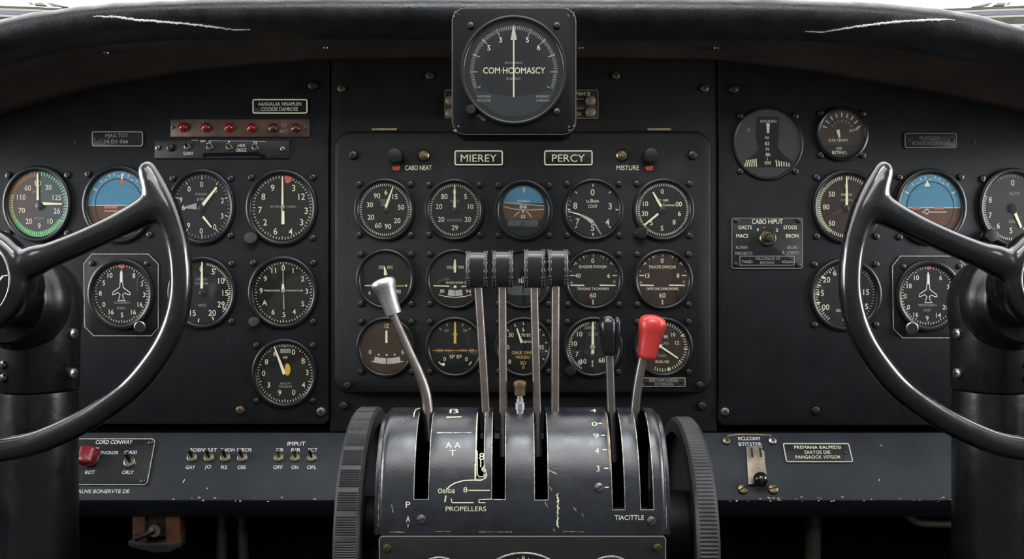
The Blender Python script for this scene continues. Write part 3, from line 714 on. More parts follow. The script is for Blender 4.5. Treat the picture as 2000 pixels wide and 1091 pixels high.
engine('small blue and brown artificial horizon in the middle of the centre panel', 1022.5, 411, 57.5, 60, name='artificial_horizon', dial='dial', dr=.84,
    cmds=[('p', arc(1022.5, 406, 41, -78, 78) , 'sky', .1), ('p', [(982.5, 395), (1063, 401.5), (1063, 412), (1059, 428.5), (987, 428.5), (982.5, 412)], 'earth', .2),
          ('l', [(983.5, 396), (1004, 397), (1022, 399), (1040, 400), (1063, 402)], 1.8, 'pale', None, .35), ('l', [(983, 403), (1000, 407.5), (1024, 410), (1045, 409.6), (1063, 408.6)], 1.6, 'pale', None, .35),
          ('p', [(993, 429.5), (1052, 429.5), (1049, 442.5), (990, 441)], 'slate', .2), ('p', [(1020.5, 366), (1026, 366), (1025.5, 376), (1021.5, 376)], 'pale', .5), ('k', .66, .69, 16, 1.6, 'greyink', -75, 75),
          T('GYRONACTR', 1023, 392.5, 3.4, 'whiteink', 25), ('d', 1018, 404, 3.4, 'pale', .5), ('d', 1025.5, 404.5, 3.4, 'pale', .5), ('d', 1021.5, 413, 2.6, 'pale', .5), ('p', [(1018, 419), (1025, 419), (1026, 426), (1017.5, 426)], 'pale', .5), ('d', 1021.6, 422, 1.7, 'earth', .6),
          ('l', [(1015, 413.5), (1008, 418), (1004, 423)], 2, 'pale', None, .5), ('l', [(1028, 413), (1034, 418), (1038, 424)], 2, 'pale', None, .5), T('80', 1021, 437, 8, 'dial', 9)])
engine('dark dial with a pale curved pointer and large sparse numerals, under the PERCY placard', 1158, 409.5, 59.5, 61, dial='dial_g',
    cmds=nums(12, ('0', 1157.3, 375.4), ('3', 1191.4, 402.6), ('4', 1186, 433.6), ('5', 1157.3, 444.5), ('7', 1128, 432.6), ('8', 1123.5, 401.6)) + [T('u.Bon', 1157.3, 392, 7, 'cream', 24), T('COOF', 1157.3, 402.6, 6, 'cream', 18),
      ('k', .74, .83, 8, 2.0), ('k', .78, .82, 5, 1.8, 'cream', 245, 290), ('l', [(1157, 433), (1164, 441), (1169, 450), (1174, 458)], 4, 'greyink', 2, .2)],
    ndl=[((1157.5, 434), (1146, 426), 8, 6, 'pale'), ((1146, 426), (1131, 418.5), 6, 3, 'pale'), ((1132, 419), (1110, 413), 3, 1.5, 'lume')])
engine('dark dial with two cream pointers and a black knob at its lower edge', 1295, 409.5, 60, 61.5, dial='dial_o',
    cmds=[('k', .76, .83, 84, 1.2)] + nums(9, ('0', 1293.2, 374), ('10', 1260.5, 397.8), ('30', 1259.4, 417), ('5', 1271.8, 435), ('S', 1292.7, 445.5), ('8', 1316.3, 433.6), ('6', 1326.6, 417), ('00', 1325.4, 398.5)) + [T('AT.180', 1293, 391, 5, 'cream', 24), T('Cerimen', 1306, 400, 5, 'cream', 24)],
    ndl=[((1291, 403.5), (1275, 375.5), 5, 2.8), ((1285, 417.5), (1257.4, 440), 4, 3)], hub=(1294.4, 411, 6.5), knob=(1250.3, 455, 12.5))
engine('black turn indicator behind the polished aluminium lever knob', 753.5, 545, 57.5, 59.5, name='turn_indicator', dial='dial_o',
    cmds=[T('OD  DC', 753.8, 521.6, 5.5, 'cream', 27), ('l', [(712.7, 557.4), (739, 557.4)], 1.8, 'cream'), ('l', [(773, 558), (790, 558)], 2.4, 'orange'), T('90', 778, 569, 7, 'cream', 10), ('d', 793.5, 557.5, 2, 'cream'), T('8', 722, 572, 6)],
    ndl=[((753.8, 537), (751.4, 521), 7, 2)], hub=(754, 543, 4))
engine('black turn and slip dial with a white slip window half behind a leather grip', 888.5, 545, 57.5, 59.5, name='turn_indicator', dial='dial_o',
    cmds=[T('OU', 878.5, 521.6, 5.5, 'cream', 12), T('90', 900.5, 521.6, 5.5, 'cream', 11), T('ENOM NORMI C', 890.7, 551.5, 4, 'cream', 38), ('l', [(846.7, 557.7), (877.5, 558.5)], 2.4, 'cream'), ('l', [(901, 559), (925, 558.5)], 2.2, 'cream'), ('d', 889, 559.7, 3, 'cream', .3),
      ('l', [(889, 562), (889, 576)], 1.3, 'dial', None, .6), ('l', [(875.5, 570.5), (882, 571.8), (889, 572.2), (896, 571.8), (903, 570.5)], 11, 'pale', None, .2), ('l', [(857, 575), (870, 578.5), (889, 580.5), (908, 578.5), (921, 575)], 1.3, 'cream'), T('80', 864, 568, 7, 'cream', 8), T('94', 915, 568.5, 7, 'cream', 10)],
    ndl=[((888.7, 520), (888.7, 506.5), 5.5, 2.5), ((888.7, 519), (888.7, 532), 5.5, 4)])
engine('black dial with a slate blue band, hidden behind the leather lever grips', 1022, 545, 57.5, 59.5, dial='dial',
    cmds=[('p', [(990, 560), (1003, 558), (1054, 558), (1054, 576), (1003, 576), (992, 573)], 'slate'), ('l', [(1021, 558), (1022, 572)], 1.4, 'dial', None, .4), T('II', 1016, 548, 8, 'cream', 6), T('U', 1021, 546, 12, 'cream', 4)])
def dbl(label, cx, dial, a, b, n1, n2, o):
    engine(label, cx, 545.5, 58, 59.5, dial=dial,
      cmds=[T('0', cx + o, 508.8, 8.5), T(a, cx + o, 521, 5.5, 'cream', 53), T(n1, cx - 29 + o, 538, 8), T(n2, cx + 31 + o, 538, 8), ('l', [(cx - 45, 556.6), (cx - 18, 557)], 2.3, 'cream'), ('l', [(cx + 12, 556.6), (cx + 43, 557)], 2.3, 'cream'), T(b, cx - 1, 563.6, 5, 'cream', 62), T('60', cx - 1, 576.5, 9),
        ('k', .76, .84, 4, 1.9, 'cream', -48, 48), ('k', .79, .83, 8, 1.4, 'cream', -70, 70), ('l', [(cx - 46, 537.6), (cx - 37, 537.6)], 1.6, 'cream'), ('l', [(cx + 37, 537.6), (cx + 46, 537.6)], 1.6, 'cream'), T('8', cx - 1, 587, 4.5, 'cream', 3), T('8', cx - 1, 592, 4.5, 'cream', 3), T('10', cx - 43, 551.5, 4), T('17', cx + 41, 550.5, 4)])
dbl('black dial lettered EUGENE DVOQN with two level bars, right of the leather grips', 1159, 'dial_o', 'EUGENE DVOQN', 'TENGING TACHONEN', '40', '6', -1.5)
dbl('dial with a painted-in brown reflection, lettered TRUCPE OVACUS with two level bars', 1294.5, 'dial_refl', 'TRUCPE OVACUS', 'DMTE SNG DEMONDERS', '13', '8', -1.5)
engine('turn indicator painted with brown reflection, white slip window behind the bent steel lever', 754, 677, 57.5, 59.5, name='turn_indicator', dial='dial_refl2',
    cmds=[T('1Z', 755.8, 636, 8, 'lume', 8), T('0', 723, 686.7, 8), T('6', 786.6, 687, 8), ('l', [(731.5, 701.5), (743, 703.8), (757, 704.8), (770, 703.8), (782, 701.5)], 11, 'pale', None, .2), ('l', [(755.5, 698), (755.5, 710)], 1.8, 'dial', None, .5), ('l', [(726, 705), (731, 706)], 1.4, 'cream'), ('l', [(783, 706), (788, 705)], 1.4, 'cream'),
      ('d', 740, 692, 1.6, 'cream'), ('d', 755.5, 692.5, 1.8, 'cream'), ('d', 771, 692, 1.6, 'cream')], ndl=[((755.2, 669), (755.2, 645), 4.4, 3.6)])
engine('black dial with orange figures and an upright amber pointer, bottom row beside the tall levers', 888.5, 677, 57.5, 59.5, dial='dial',
    cmds=[('l', [(844, 684), (934.7, 684)], 1.2, 'orange'), T('100', 858.5, 684, 6.5, 'orange', 12), T('25', 921.5, 684, 6.5, 'orange', 9), T('OVEN', 875, 684, 4.5, 'orange', 13), T('ETDEL', 905, 684, 4.5, 'orange', 14), T('0', 868.7, 700.5, 7.5), T('0', 911, 700.5, 7.5), T('SP EF', 890, 696, 6.5, 'cream', 24), T('20', 872, 645, 5.5, 'orange', 8), T('20', 908, 645, 5.5, 'orange', 8),
      ('k', .72, .82, 4, 2.0, 'orange', -40, 40), ('l', [(857, 706), (863, 712)], 2, 'lume'), ('l', [(921, 706), (916, 712)], 2, 'lume'), ('d', 866, 711, 3, 'lume'), T('11', 889, 652, 5, 'orange', 9)], ndl=[((889, 670), (889, 628.5), 5, 3, 'yellow')])
engine('black dial with yellow lettering behind the two middle steel levers', 1022.5, 677, 57, 59.5, dial='dial',
    cmds=[('k', .72, .83, 4, 1.8, 'cream', -45, 45), ('k', .75, .83, 3, 1.8, 'cream', 60, 120), T('6', 1022.3, 643, 8), T('30', 998, 653.5, 8), T('0', 992, 677.6, 8), T('8', 995.4, 705.7, 8), T('35', 1057, 677.6, 8), T('70.95', 1027, 654, 6, 'cream', 18), T('Ceproud', 1029, 666.7, 6, 'cream', 23), T('OALK OND', 1020.5, 688, 6, 'yellow', 42), T('WOODO', 1021, 697, 6, 'yellow', 28), T('SO', 1022, 708, 6.5, 'yellow', 11), T('0', 1022.3, 716.5, 6, 'yellow')],
    ndl=[((1019, 669), (1009.5, 641), 4.5, 2.6)])
engine('black dial with an upright cream pointer behind the black lever knob', 1158, 677, 58, 59.5, dial='dial_g',
    cmds=[('k', .76, .83, 30, 1.3, 'cream', 210, 350), ('k', .76, .83, 6, 1.3, 'cream', 5, 60)] + nums(9, ('10', 1132, 652), ('10', 1121.7, 670.5), ('7', 1126.7, 691), ('10', 1140, 705), ('60', 1175, 703)) + [T('S00S', 1152.5, 639, 6, 'greyink', 21), T('CIO', 1158, 652, 6, 'greyink', 18), T('8', 1157, 706, 5), T('8', 1157, 713, 5), ('d', 1133, 707, 5, 'greyink'), ('d', 1157, 689, 3.6, 'greyink')],
    ndl=[((1157.5, 689), (1157.5, 627.5), 5.5, 3.4)], hub=(1157, 677, 5, 'greyink'), knob=(1113, 722, 10.5))
engine('dial with painted-in brown reflection and a slanting cream pointer behind the red lever knob', 1294.5, 677, 58, 58.5, dial='dial_refl',
    cmds=[('k', .72, .83, 34, 1.3, 'cream', -20, 200), ('k', .70, .83, 4, 2, 'cream', 60, 200)] + [T('10', 1314.7, 653, 7), T('12', 1322, 669, 7), T('90', 1300, 657, 6), T('LAD', 1299, 669.7, 6, 'greyink', 13), T('TUNER', 1292.4, 694, 5, 'greyink', 18), T('OUAL HO', 1293, 705.7, 5, 'cream', 27)],
    ndl=[((1289, 675.5), (1324, 699), 3.4, 2.6)], hub=(1289, 675.5, 3.6, 'cream'))

# right flight panel
Z3 = lambda p: (1340 + p[0] / 3.03, p[1] / 3.03)
fan = []
for i in range(6):
    fan += [('l', [(1454 + i * 4.6, 325.5), (1458 + i * 3.6, 313 - i * .6)], 2, 'cream'), ('l', [(1515 + i * 5.2, 312.5 + i * 1.1), (1517 + i * 4.6, 325)], 2, 'cream')]
gauge('gyro_compass', 'large smoky dial with a black inverted T shape and fanned marks', 'gauge', PL, 1499, 280.5, 69, 71.5, 'dial_ltg',
    [('p', [Z3(p) for p in ((425, 690), (540, 690), (552, 705), (548, 820), (540, 870), (575, 915), (632, 960), (605, 990), (360, 990), (336, 960), (400, 915), (425, 880), (412, 820), (412, 705))], 'blk'),
     T('SOUKEN', 1500, 237, 5, 'cream', 31), ('p', [(1496, 241), (1503, 241), (1501.5, 260), (1497.5, 260)], 'cream', .4), T('NI', 1497.4, 269, 5.5), T('83', 1497.8, 280.5, 6.5), T('N', 1498.4, 291, 6), T('80', 1499.4, 302, 6.5), T('I', 1498.4, 310.5, 6), T('033', 1499, 318, 6), T('G', 1462, 254, 7, 'greyink')] + fan, dr=.93, sd=54, depth=.7)
gauge('temperature_gauge', 'small dial with painted-in brown reflection at the top, smallest of the right panel', 'gauge', PL, 1643.5, 262, 51, 53.5, 'dial_refl2',
    [('p', arc(1643.5, 262, 43, 118, 242), 'dial_g', .05), ('k', .62, .78, 8, 2.2, 'cream', -68, 68), ('k', .42, .52, 6, 1.6, 'greyink', -50, 50), T('POW', 1668, 254, 5, 'cream', 19, -15), T('GTA TENNT', 1637, 274, 5, 'cream', 38), T('DO', 1638.7, 289.8, 5, 'cream', 10), T('BETIMO', 1638.7, 298, 6, 'cream', 28)],
    [((1635.4, 254), (1638.7, 269), 7, 3, 'cream')], sd=41)
gauge('airspeed_indicator', 'dial with painted-in brown reflection, green and orange edge arc behind the right yoke rim', 'gauge', PL, 1652.5, 404, 68, 72.5, 'dial_refl',
    [('s', 215, 262, .76, .855, 'ygarc'), ('s', 262, 285, .78, .855, 'grn'), ('s', 285, 310, .78, .855, 'orarc'), ('k', .74, .83, 40, 1.4, 'cream', 180, 350), ('k', .74, .83, 12, 1.4, 'cream', 0, 60)]
    + nums(9.5, ('50', 1624, 379), ('80', 1613, 404), ('50', 1624, 436), ('0', 1652.4, 363)) + [T('DINCO', 1652.7, 380, 5, 'cream', 20), T('OTERS', 1652.7, 391, 4.6, 'greyink', 24)],
    [((1648, 408), (1612, 424), 9, 2, 'dial_refl2'), ((1652.4, 401), (1652.4, 345), 4.6, 2.4)], (1651, 407, 6.4))
horizon('artificial_horizon', 'blue and brown artificial horizon behind the right yoke spoke', PL, 1816, 404.5, 69.5, 75.5, 405.5, None,
    [('p', [(1804, 364), (1816, 364), (1810, 352)], 'cream', .7), ('p', [(1780, 404), (1797, 404), (1797, 409), (1780, 409)], 'redlt', .7), ('p', [(1823, 404), (1843, 404), (1843, 409), (1823, 409)], 'redlt', .7), ('l', [(1800, 414), (1848, 414)], 1.8, 'pale', None, .7), T('PIL UNDER', 1809, 394, 4, 'blk', 26), ('d', 1809, 413, 5, 'pale', .7), ('d', 1809, 413, 3, 'earth2', .8),
     ('l', [(1770, 380), (1790, 374), (1812, 372), (1835, 375), (1850, 380)], 1.4, 'sky2', None, .6)])
gauge('altimeter', 'grey dial with large figures 8 7 6 5 beyond the right yoke spoke', 'gauge', PL, 1975, 405, 66, 77, 'dial_ltg',
    [('k', .77, .83, 26, 1.3, 'cream', 180, 290), ('k', .77, .83, 14, 1.3, 'greyink', 330, 420)] + nums(11, ('8', 1933, 390), ('7', 1933, 420.5), ('6', 1949, 440.7), ('5', 1973.5, 450), ('0', 1977, 357), ('1', 2010, 372), ('2', 2018, 395), ('3', 2016, 425), ('4', 2000, 446)) + [T('4', 1941, 448.5, 6), T('ALTO', 1980, 378, 6, 'greyink', 20), T('20s', 1975, 432, 6, 'greyink', 13)],
    [((1981, 416.6), (1993, 444.5), 5.5, 4)], (1976, 406.5, 7.6, 'dial'), knob=(1928, 461, 13))
gauge('rate_indicator', 'black dial with figures 20 15 00 down its edge behind the right yoke rim', 'gauge', PL, 1650, 575, 70, 71.5, 'dial_g',
    [('k', .76, .83, 24, 1.4, 'cream', 215, 335), ('k', .72, .83, 5, 2.2, 'cream', 235, 325), ('k', .76, .83, 16, 1.4, 'greyink', 40, 130)] + nums(10.5, ('20', 1613.7, 546), ('15', 1602.8, 572), ('00', 1612, 599.4), ('6', 1629.6, 532.5), ('15', 1691, 570), ('25', 1688, 598)) + [T('OKOTE', 1642, 606, 5, 'cream', 20), T('1', 1646, 622, 8)],
    [((1650, 570), (1650, 520), 5, 2.4)], (1650, 577, 6.4))
heading('square heading indicator with aircraft outline behind the right yoke and column', 1811, 577, (1741, 1886, 499, 660), (1773, 640, 12), (1571.5, 4),
    [T('PERIENGERN', 1809.4, 595.3, 4.4, 'greyink', 35), T('TRORT', 1808.8, 605.5, 4.4, 'greyink', 15)],
    nums(9, ('10', 1788, 542), ('6', 1835, 542), ('18', 1773.8, 558), ('3', 1849.5, 559.7), ('0', 1766, 578), ('3', 1853, 579), ('0', 1772.5, 599.4), ('20', 1844.4, 599.4), ('16', 1786.7, 614), ('14', 1830.8, 615), ('9', 1808.8, 621)), (1811.5, 522, 4), ((1762, 520), (1872, 520)))

# compass on the glareshield ------------------------------------------------------------
PK = Plane(-.20); ko = (1004, 138); uk = PK.u(*ko)
cmp_ = gauge('gyro_compass', 'large square black compass with one upright needle standing on the glareshield', 'compass', PK, 1003.5, 138, 105, 107.5, 'dial_g',
    [('s', 0, 360, .0, .60, 'dial', .05), ('p', [(930, 177), (966, 184), (1003.4, 190), (1040, 184), (1077, 177)] + arc(1003.5, 138, 88, 112, 248, 24, 1.02)[::1], 'teal', .1),
     ('k', .74, .81, 92, 1.2, 'greyink', -115, 115), ('k', .68, .82, 10, 1.7, 'greyink', -115, 115)]
    + nums(10, ('3', 977.5, 78.3), ('5', 1030, 78.3), ('S', 955, 93.7), ('6', 1052, 93), m='whiteink') + [T('COM·HOOMASCY', 1004.2, 138, 11.8, 'cream', 121), T('SICOMERO', 1003, 123, 4, 'greyink', 34), T('DUESENT', 1003, 154, 4, 'greyink', 28), T('DIRUNDE', 945, 188.6, 4.4, 'greyink', 27), T('RECOGE', 945, 196.5, 4.4, 'greyink', 26), T('EXPENSIT', 1060.7, 188.6, 4.4, 'greyink', 27), T('COMDELW', 1060.7, 196.5, 4.4, 'greyink', 26)],
    [((1003.3, 190), (1003.3, 77), 2.6, 2.4, 'cream'), ((1003.3, 79), (1003.3, 50), 12.5, 1.5, 'pale')], dr=.915, screws=False, knob=None, h0=0)
ez = 107.5 / 105
rel = lambda px, py: (lambda a: (a[0], a[1] / ez))(PK.rel(px, py, 1003.5, 138, uk))
bx0, bz1 = rel(882, 14); bx1, bz0 = rel(1126, 263)
g = G(); g.prism(rrect(bx0, bx1, bz0, bz1, 27, 8), -82, 0, 'boxblk', 3.5); g.build('case', cmp_, uk)
g = G(); g.frame(inset(rrect(bx0, bx1, bz0, bz1, 27, 8), .6), 2.6, -3.2, -1.6, 'rodb'); g.build('case_edge', cmp_, uk)['label'] = 'worn bright edge of the case'
for x, y in ((919.3, 50.3), (1087.6, 50.3), (1087.6, 218.6)): screw(cmp_, PK, x, y, 7, 'd', 1003.5, 138, 0, ez)
x, z = rel(920.3, 217)
G().lathe([(7, 0), (7, 6), (9.5, 7), (9.5, 18), (8.4, 20), (0, 20.4)], 'knob', n=26, cx=x, cz=z).build('knob', cmp_, uk)
g = G(); x, z = rel(940, 229); g.text('CYCLE', x, z, 5, .2, 'greyink', 17, 35)
for (ax, ay) in ((893, 27), (1116, 27), (893, 251), (1116, 250)):
    for i in range(7):
        x, z = rel(ax + random.uniform(-7, 7), ay + random.uniform(-6, 6)); r = random.uniform(.5, 1.5)
        g.poly([(x + r * math.cos(a) * random.uniform(.6, 1.6), z + r * math.sin(a)) for a in (0, 1.1, 2.2, 3.3, 4.4, 5.3)], .2, 'greyink')
g.build('lettering', cmp_, uk)
G().box(-40, 40, -60, 10, -96, -82, 'boxblk', 1).build('bracket', cmp_, uk)

# placards ------------------------------------------------------------------------------
def placard(label, pl, x0, x1, y0, y1, lines, ink='cream', face='plate', border='cream', dots=True, bw=2.4, r=5, rx=0., tilt=0, name='placard'):
    cx, cy = (x0 + x1) / 2, (y0 + y1) / 2; u = pl.u(cx, cy)
    t = thing(name, label, 'placard', pl.pt(cx, cy), rx=rx)
    a = pl.rel(x0, y1, cx, cy, u); b = pl.rel(x1, y0, cx, cy, u)
    pts = rrect(a[0], b[0], a[1], b[1], r)
    g = G(); g.prism(pts, .1, 2.4, face, .5); g.build('plate', t, u)
    g = G(); g.frame(inset(pts, .8), bw, 2.2, 2.9, border)
    for st, px, py, h, w in lines:
        x, z = pl.rel(px, py, cx, cy, u); g.text(st, x, z, h, 2.7, ink, w)
    g.build('lettering', t, u)
    if dots:
        for px in (x0 + 8, x1 - 8):
            x, z = pl.rel(px, cy, cx, cy, u); part('rivet', SC['d'], t, (x * u, -2.4 * u, z * u), 2.6 * u)
    return t
placard('cream-bordered placard reading MIEREY', PC, 887, 983, 293, 324, [('MIEREY', 935, 309, 14, 70)])
placard('cream-bordered placard reading PERCY', PC, 1062, 1158, 293, 324, [('PERCY', 1110, 309, 14, 64)])
placard('grey-bordered placard reading HJAG TOT over the left artificial horizon', PL, 180, 281, 256, 287, [('HJAG TOT', 229, 266, 7, 44), ('14 D1 066', 228.5, 276.5, 7, 46)], ink='greyink', face='plate_g', border='greyink', bw=1.8)
placard('cream-bordered placard reading AANUALAK NNAMUIN above the red lamp strip', PL, 493, 602, 193, 223, [('AANUALAK NNAMUIN', 547, 203.5, 7, 84), ('COOKEE DAMROEE', 547, 213.5, 7, 71)], face='plate')
placard('faded grey placard reading MLATUGOA on the upper right panel', PL, 1765, 1868, 259, 290, [('MLATUGOA', 1815, 270, 7, 40), ('BONGE XODEONAE', 1817, 280, 7, 72)], ink='dimink', face='plate_g', border='dimink', bw=1.6)
placard('small black placard reading EQEV OMP CURNED below the red lever knob', PC, 1254, 1339, 736, 755, [('EQEV.OMP CURNED', 1296, 742.5, 5, 56), ('DUTESULEG', 1297, 749, 5, 36)], ink='greyink', border='greyink', bw=1.2, r=1.5)
placard('cream-bordered placard reading PREMANA BALPEDSI on the shelf', PS, 1534, 1658, 865, 904, [('PREMANA BALPEDSI', 1596, 874, 6.6, 91), ('DIATOS DIE', 1596, 883.5, 6.6, 50), ('PANGAOCK 107GOR', 1597, 893, 6.6, 87)], face='plate_g', border='pale', rx=-SH_T)

# red lamp strip
lo = (469.5, 250.5); ul = PL.u(*lo)
lamp = thing('warning_lamp_strip', 'aged bronze strip of six red warning lamps on the left panel', 'lamp strip', PL.pt(*lo))
a = PL.rel(334, 268, *lo, ul); b = PL.rel(605, 233, *lo, ul)
G().box(a[0], b[0], a[1], b[1], .1, 3.5, 'bronze', .8).build('strip_plate', lamp, ul)
for i, x in enumerate((360, 404, 449, 493, 535, 579.5)):
    p = PL.rel(x, 249 + i * .4, *lo, ul)
    g = G(); g.lathe([(9.6, 3.5), (9.6, 4.6), (8.6, 5), (8.2, 7), (6.4, 10), (3.4, 11.8), (0, 12.3)], 'jewel' if i < 4 else 'jeweld', n=28); g.ring([(10.4, 3.4), (10.4, 4.8), (8.8, 4.8), (8.8, 3.4)], 'bronze_dk', n=28)
    o = g.build('lamp_lens', lamp, ul, (p[0] * ul, 0, p[1] * ul))
    if i > 3: o['label'] = 'unlit dark red lamp lens'
legend(lamp, PL, lo, [('SOI', 555, 246, 6, 10, 'greyink'), ('BOTT', 557, 256, 6, 17, 'greyink')], h=3.8)
for x in (339, 598): screw(lamp, PL, x, 249, 3, 'b', *lo, h=3.5)
# charcoal switch strip
so = (434.5, 292); uo = PL.u(*so)
ss = thing('switch_strip', 'charcoal strip with four small toggles below the red warning lamps', 'switch panel', PL.pt(*so))
a = PL.rel(303, 310, *so, uo); b = PL.rel(566, 274, *so, uo)
g = G(); g.box(a[0], b[0], a[1], b[1], .1, 4, 'strip', .8)
for pts in (((375, 274), (390, 274.5)), ((413, 275), (452, 276)), ((452, 275.5), (500, 276)), ((500, 276.5), (520, 277))):
    g.line([PL.rel(x, y, *so, uo) for x, y in pts], 1.3, 4.15, 'greyink')
p0 = [PL.rel(x, y, *so, uo) for x, y in ((398, 303), (505, 301), (512, 305), (520, 307))]
g.line(p0, 7, 4.15, 'blk'); p0 = PL.rel(402, 304, *so, uo); g.disc(p0[0], p0[1], 4.5, 4.2, 'blk'); p0 = PL.rel(514, 306, *so, uo); g.disc(p0[0], p0[1], 4.5, 4.2, 'blk')
g.build('strip_plate', ss, uo)
legend(ss, PL, so, [('GUAHT', 369, 300, 6, 19), ('SERV', 398, 276, 4, 11), ('D', 411.5, 278, 6, 5), ('P', 449, 278, 6, 4), ('N', 500, 279, 6, 6), ('ARK', 473, 284.5, 6, 17), ('CROUZ', 472.5, 293.5, 6, 20)], h=4.2)
for x, r in ((310.5, 5), (335, 7.5), (553.5, 5)): screw(ss, PL, x, 289 if x < 500 else 291.5, r, 'x' if r < 6 else 'd', *so, h=4)
for i, x in enumerate((368, 411.5, 449.5, 500)):
    t = toggle(PL, x, 287 + i * .6, 6, ['small black toggle above the word GUAHT on the charcoal strip', 'small toggle under the letter D on the charcoal strip', 'small toggle under the letter P on the charcoal strip', 'small toggle after the word CROUZ on the charcoal strip'][i], 'small toggles on the charcoal strip', TG_L if i == 0 else TG_L2)
    t.location.y -= 4 * uo
# bronze push-button plate behind the compass
bo = (1018, 204); ub = PU.u(*bo)
bp = thing('push_button_plate', 'bronze push-button plate half hidden behind the compass', 'button plate', PU.pt(*bo))
a = PU.rel(868, 233, *bo, ub); b = PU.rel(1169, 175, *bo, ub); pts = rrect(a[0], b[0], a[1], b[1], 5)
g = G(); g.prism(pts, .1, 3, 'bronze_dk', .6); g.frame(inset(pts, .5), 2, 2.8, 3.6, 'bronze_lt')
for y0 in (194, 212): g.line([PU.rel(x, y0, *bo, ub) for x in (1105, 1140)], 1.5, 3.2, 'greyink')
g.build('plate', bp, ub)
legend(bp, PU, bo, [('PAM B', 1138, 184, 7, 28, 'pale'), ('FOB', 1128, 223, 6, 14, 'pale')], h=3.3)
for x, y in ((1153, 198), (1153, 220.5), (880, 198), (880, 222)):
    p = PU.rel(x, y, *bo, ub); g = G(); g.lathe([(10, 3), (10, 8), (8.5, 11), (5, 12.4), (0, 12.8)], 'tan', n=24); g.build('push_button', bp, ub, (p[0] * ub, 0, p[1] * ub))
# knobs and buttons by the placards
def knob_thing(name, label, pl, px, py, prof, m, ring=None, cat='knob', group=None, name2='grip'):
    t = thing(name, label, cat, pl.pt(px, py), group); u = pl.u(px, py)
    if ring: G().lathe(ring[0], ring[1], n=32).build('collar', t, u)
    G().lathe(prof, m, n=32).build(name2, t, u)
    return t
kp = [(11, .1), (11, 6), (15, 8), (15, 22), (13.5, 25), (9, 26), (0, 26)]
knob_thing('rotary_control', 'round black knob above the red mark left of the CABO NEAT button', PC, 774, 307, kp, 'knob', group='black knobs by the placards')
knob_thing('rotary_control', 'round black knob above the red mark beside the MISTURE button', PC, 1268, 306, kp, 'knob', group='black knobs by the placards')
for px, lb in ((827, 'brass push button above the CABO NEAT lettering'), (1215, 'brass push button above the MISTURE lettering')):
    knob_thing('push_button', lb, PC, px, 303, [(6.5, 3), (6.5, 9), (5, 10.5), (0, 11)], 'bronze_lt', ([(12.5, .1), (12.5, 2), (11.5, 4), (9.4, 5.5), (8.6, 4), (0, 3.6)], 'brass'), 'button', 'brass buttons by the placards', 'plunger')
legend(cen, PC, (1020, 500), [('CABO NEAT', 817, 327.5, 9, 52, 'cream')])
legend(cen, PC, (1020, 500), [('MISTURE', 1226, 327.5, 9, 44, 'cream')])
for cx, lb in ((774, 'red'), (1268, 'red')):
    u = PC.u(1020, 500); g = G()
    p = [PC.rel(cx + dx, 328 + dy, 1020, 500, u) for dx, dy in ((-8, -2), (-4, -4), (0, -3), (3, -4.5), (8, -4), (7, 3.5), (2, 4.5), (-6, 4))]
    g.poly(p, .3, 'red').build('red_mark', cen, u)
# selector plate
co = (1497, 474.5); uc = PL.u(*co)
sp = thing('selector_plate', 'square grey-black plate lettered CABO HIPUT with a brass rotary selector', 'selector panel', PL.pt(*co))
a = PL.rel(1427.5, 524.5, *co, uc); b = PL.rel(1567, 425, *co, uc)
g = G(); pts = rrect(a[0], b[0], a[1], b[1], 5); g.prism(pts, .1, 4, 'plate_g', .8); g.frame(inset(pts, .5), .9, 3.8, 4.2, 'greyink')
a = PL.rel(1443.5, 518, *co, uc); b = PL.rel(1550.5, 499.5, *co, uc); g.frame(rrect(a[0], b[0], a[1], b[1], 1), 1, 4, 4.4, 'greyink')
g.build('plate', sp, uc)
legend(sp, PL, co, [('CABO HIPUT', 1497.5, 432.6, 9, 60, 'cream'), ('OACTS', 1454, 444, 7, 26, 'cream'), ('STOOS', 1542, 444, 7, 26, 'cream'), ('MACS', 1448.5, 460.5, 7, 23, 'cream'), ('BRON', 1546, 460.5, 7, 24, 'cream'), ('RONIN', 1447.5, 483, 6, 22, 'greyink'), ('SEORS', 1546, 483, 6, 21, 'greyink'), ('MAOSETO', 1451.5, 494.5, 6, 33, 'greyink'), ('R. JOBTO', 1543, 494.5, 6, 32, 'greyink'),
    ('TALOONLDE SO', 1498, 504.8, 5, 48, 'greyink'), ('BOCNOS', 1497, 512.5, 5, 27, 'greyink'), ('THNED', 1458, 511, 5, 21, 'greyink'), ('ASOAN', 1536.5, 511, 5, 22, 'greyink'), ('4', 1478.5, 448.5, 6, 4, 'cream'), ('2', 1516, 449.5, 6, 5, 'cream'), ("'", 1491, 444, 4, 2, 'cream')], h=4.4)
for x, y in ((1436.5, 431), (1558.5, 431), (1435.5, 515.5), (1557.5, 517.5)): screw(sp, PL, x, y, 4.5, 'd', *co, h=4)
p = PL.rel(1498, 465, *co, uc)
g = G(); g.lathe([(17, 4), (17, 6), (15.5, 8), (14, 9), (12.5, 7), (0, 7)], 'brass', n=36); g.lathe([(9, 7), (9, 18), (7, 22), (3, 23), (0, 23)], 'bronze_dk', n=24)
g.build('selector_knob', sp, uc, (p[0] * uc, 0, p[1] * uc))
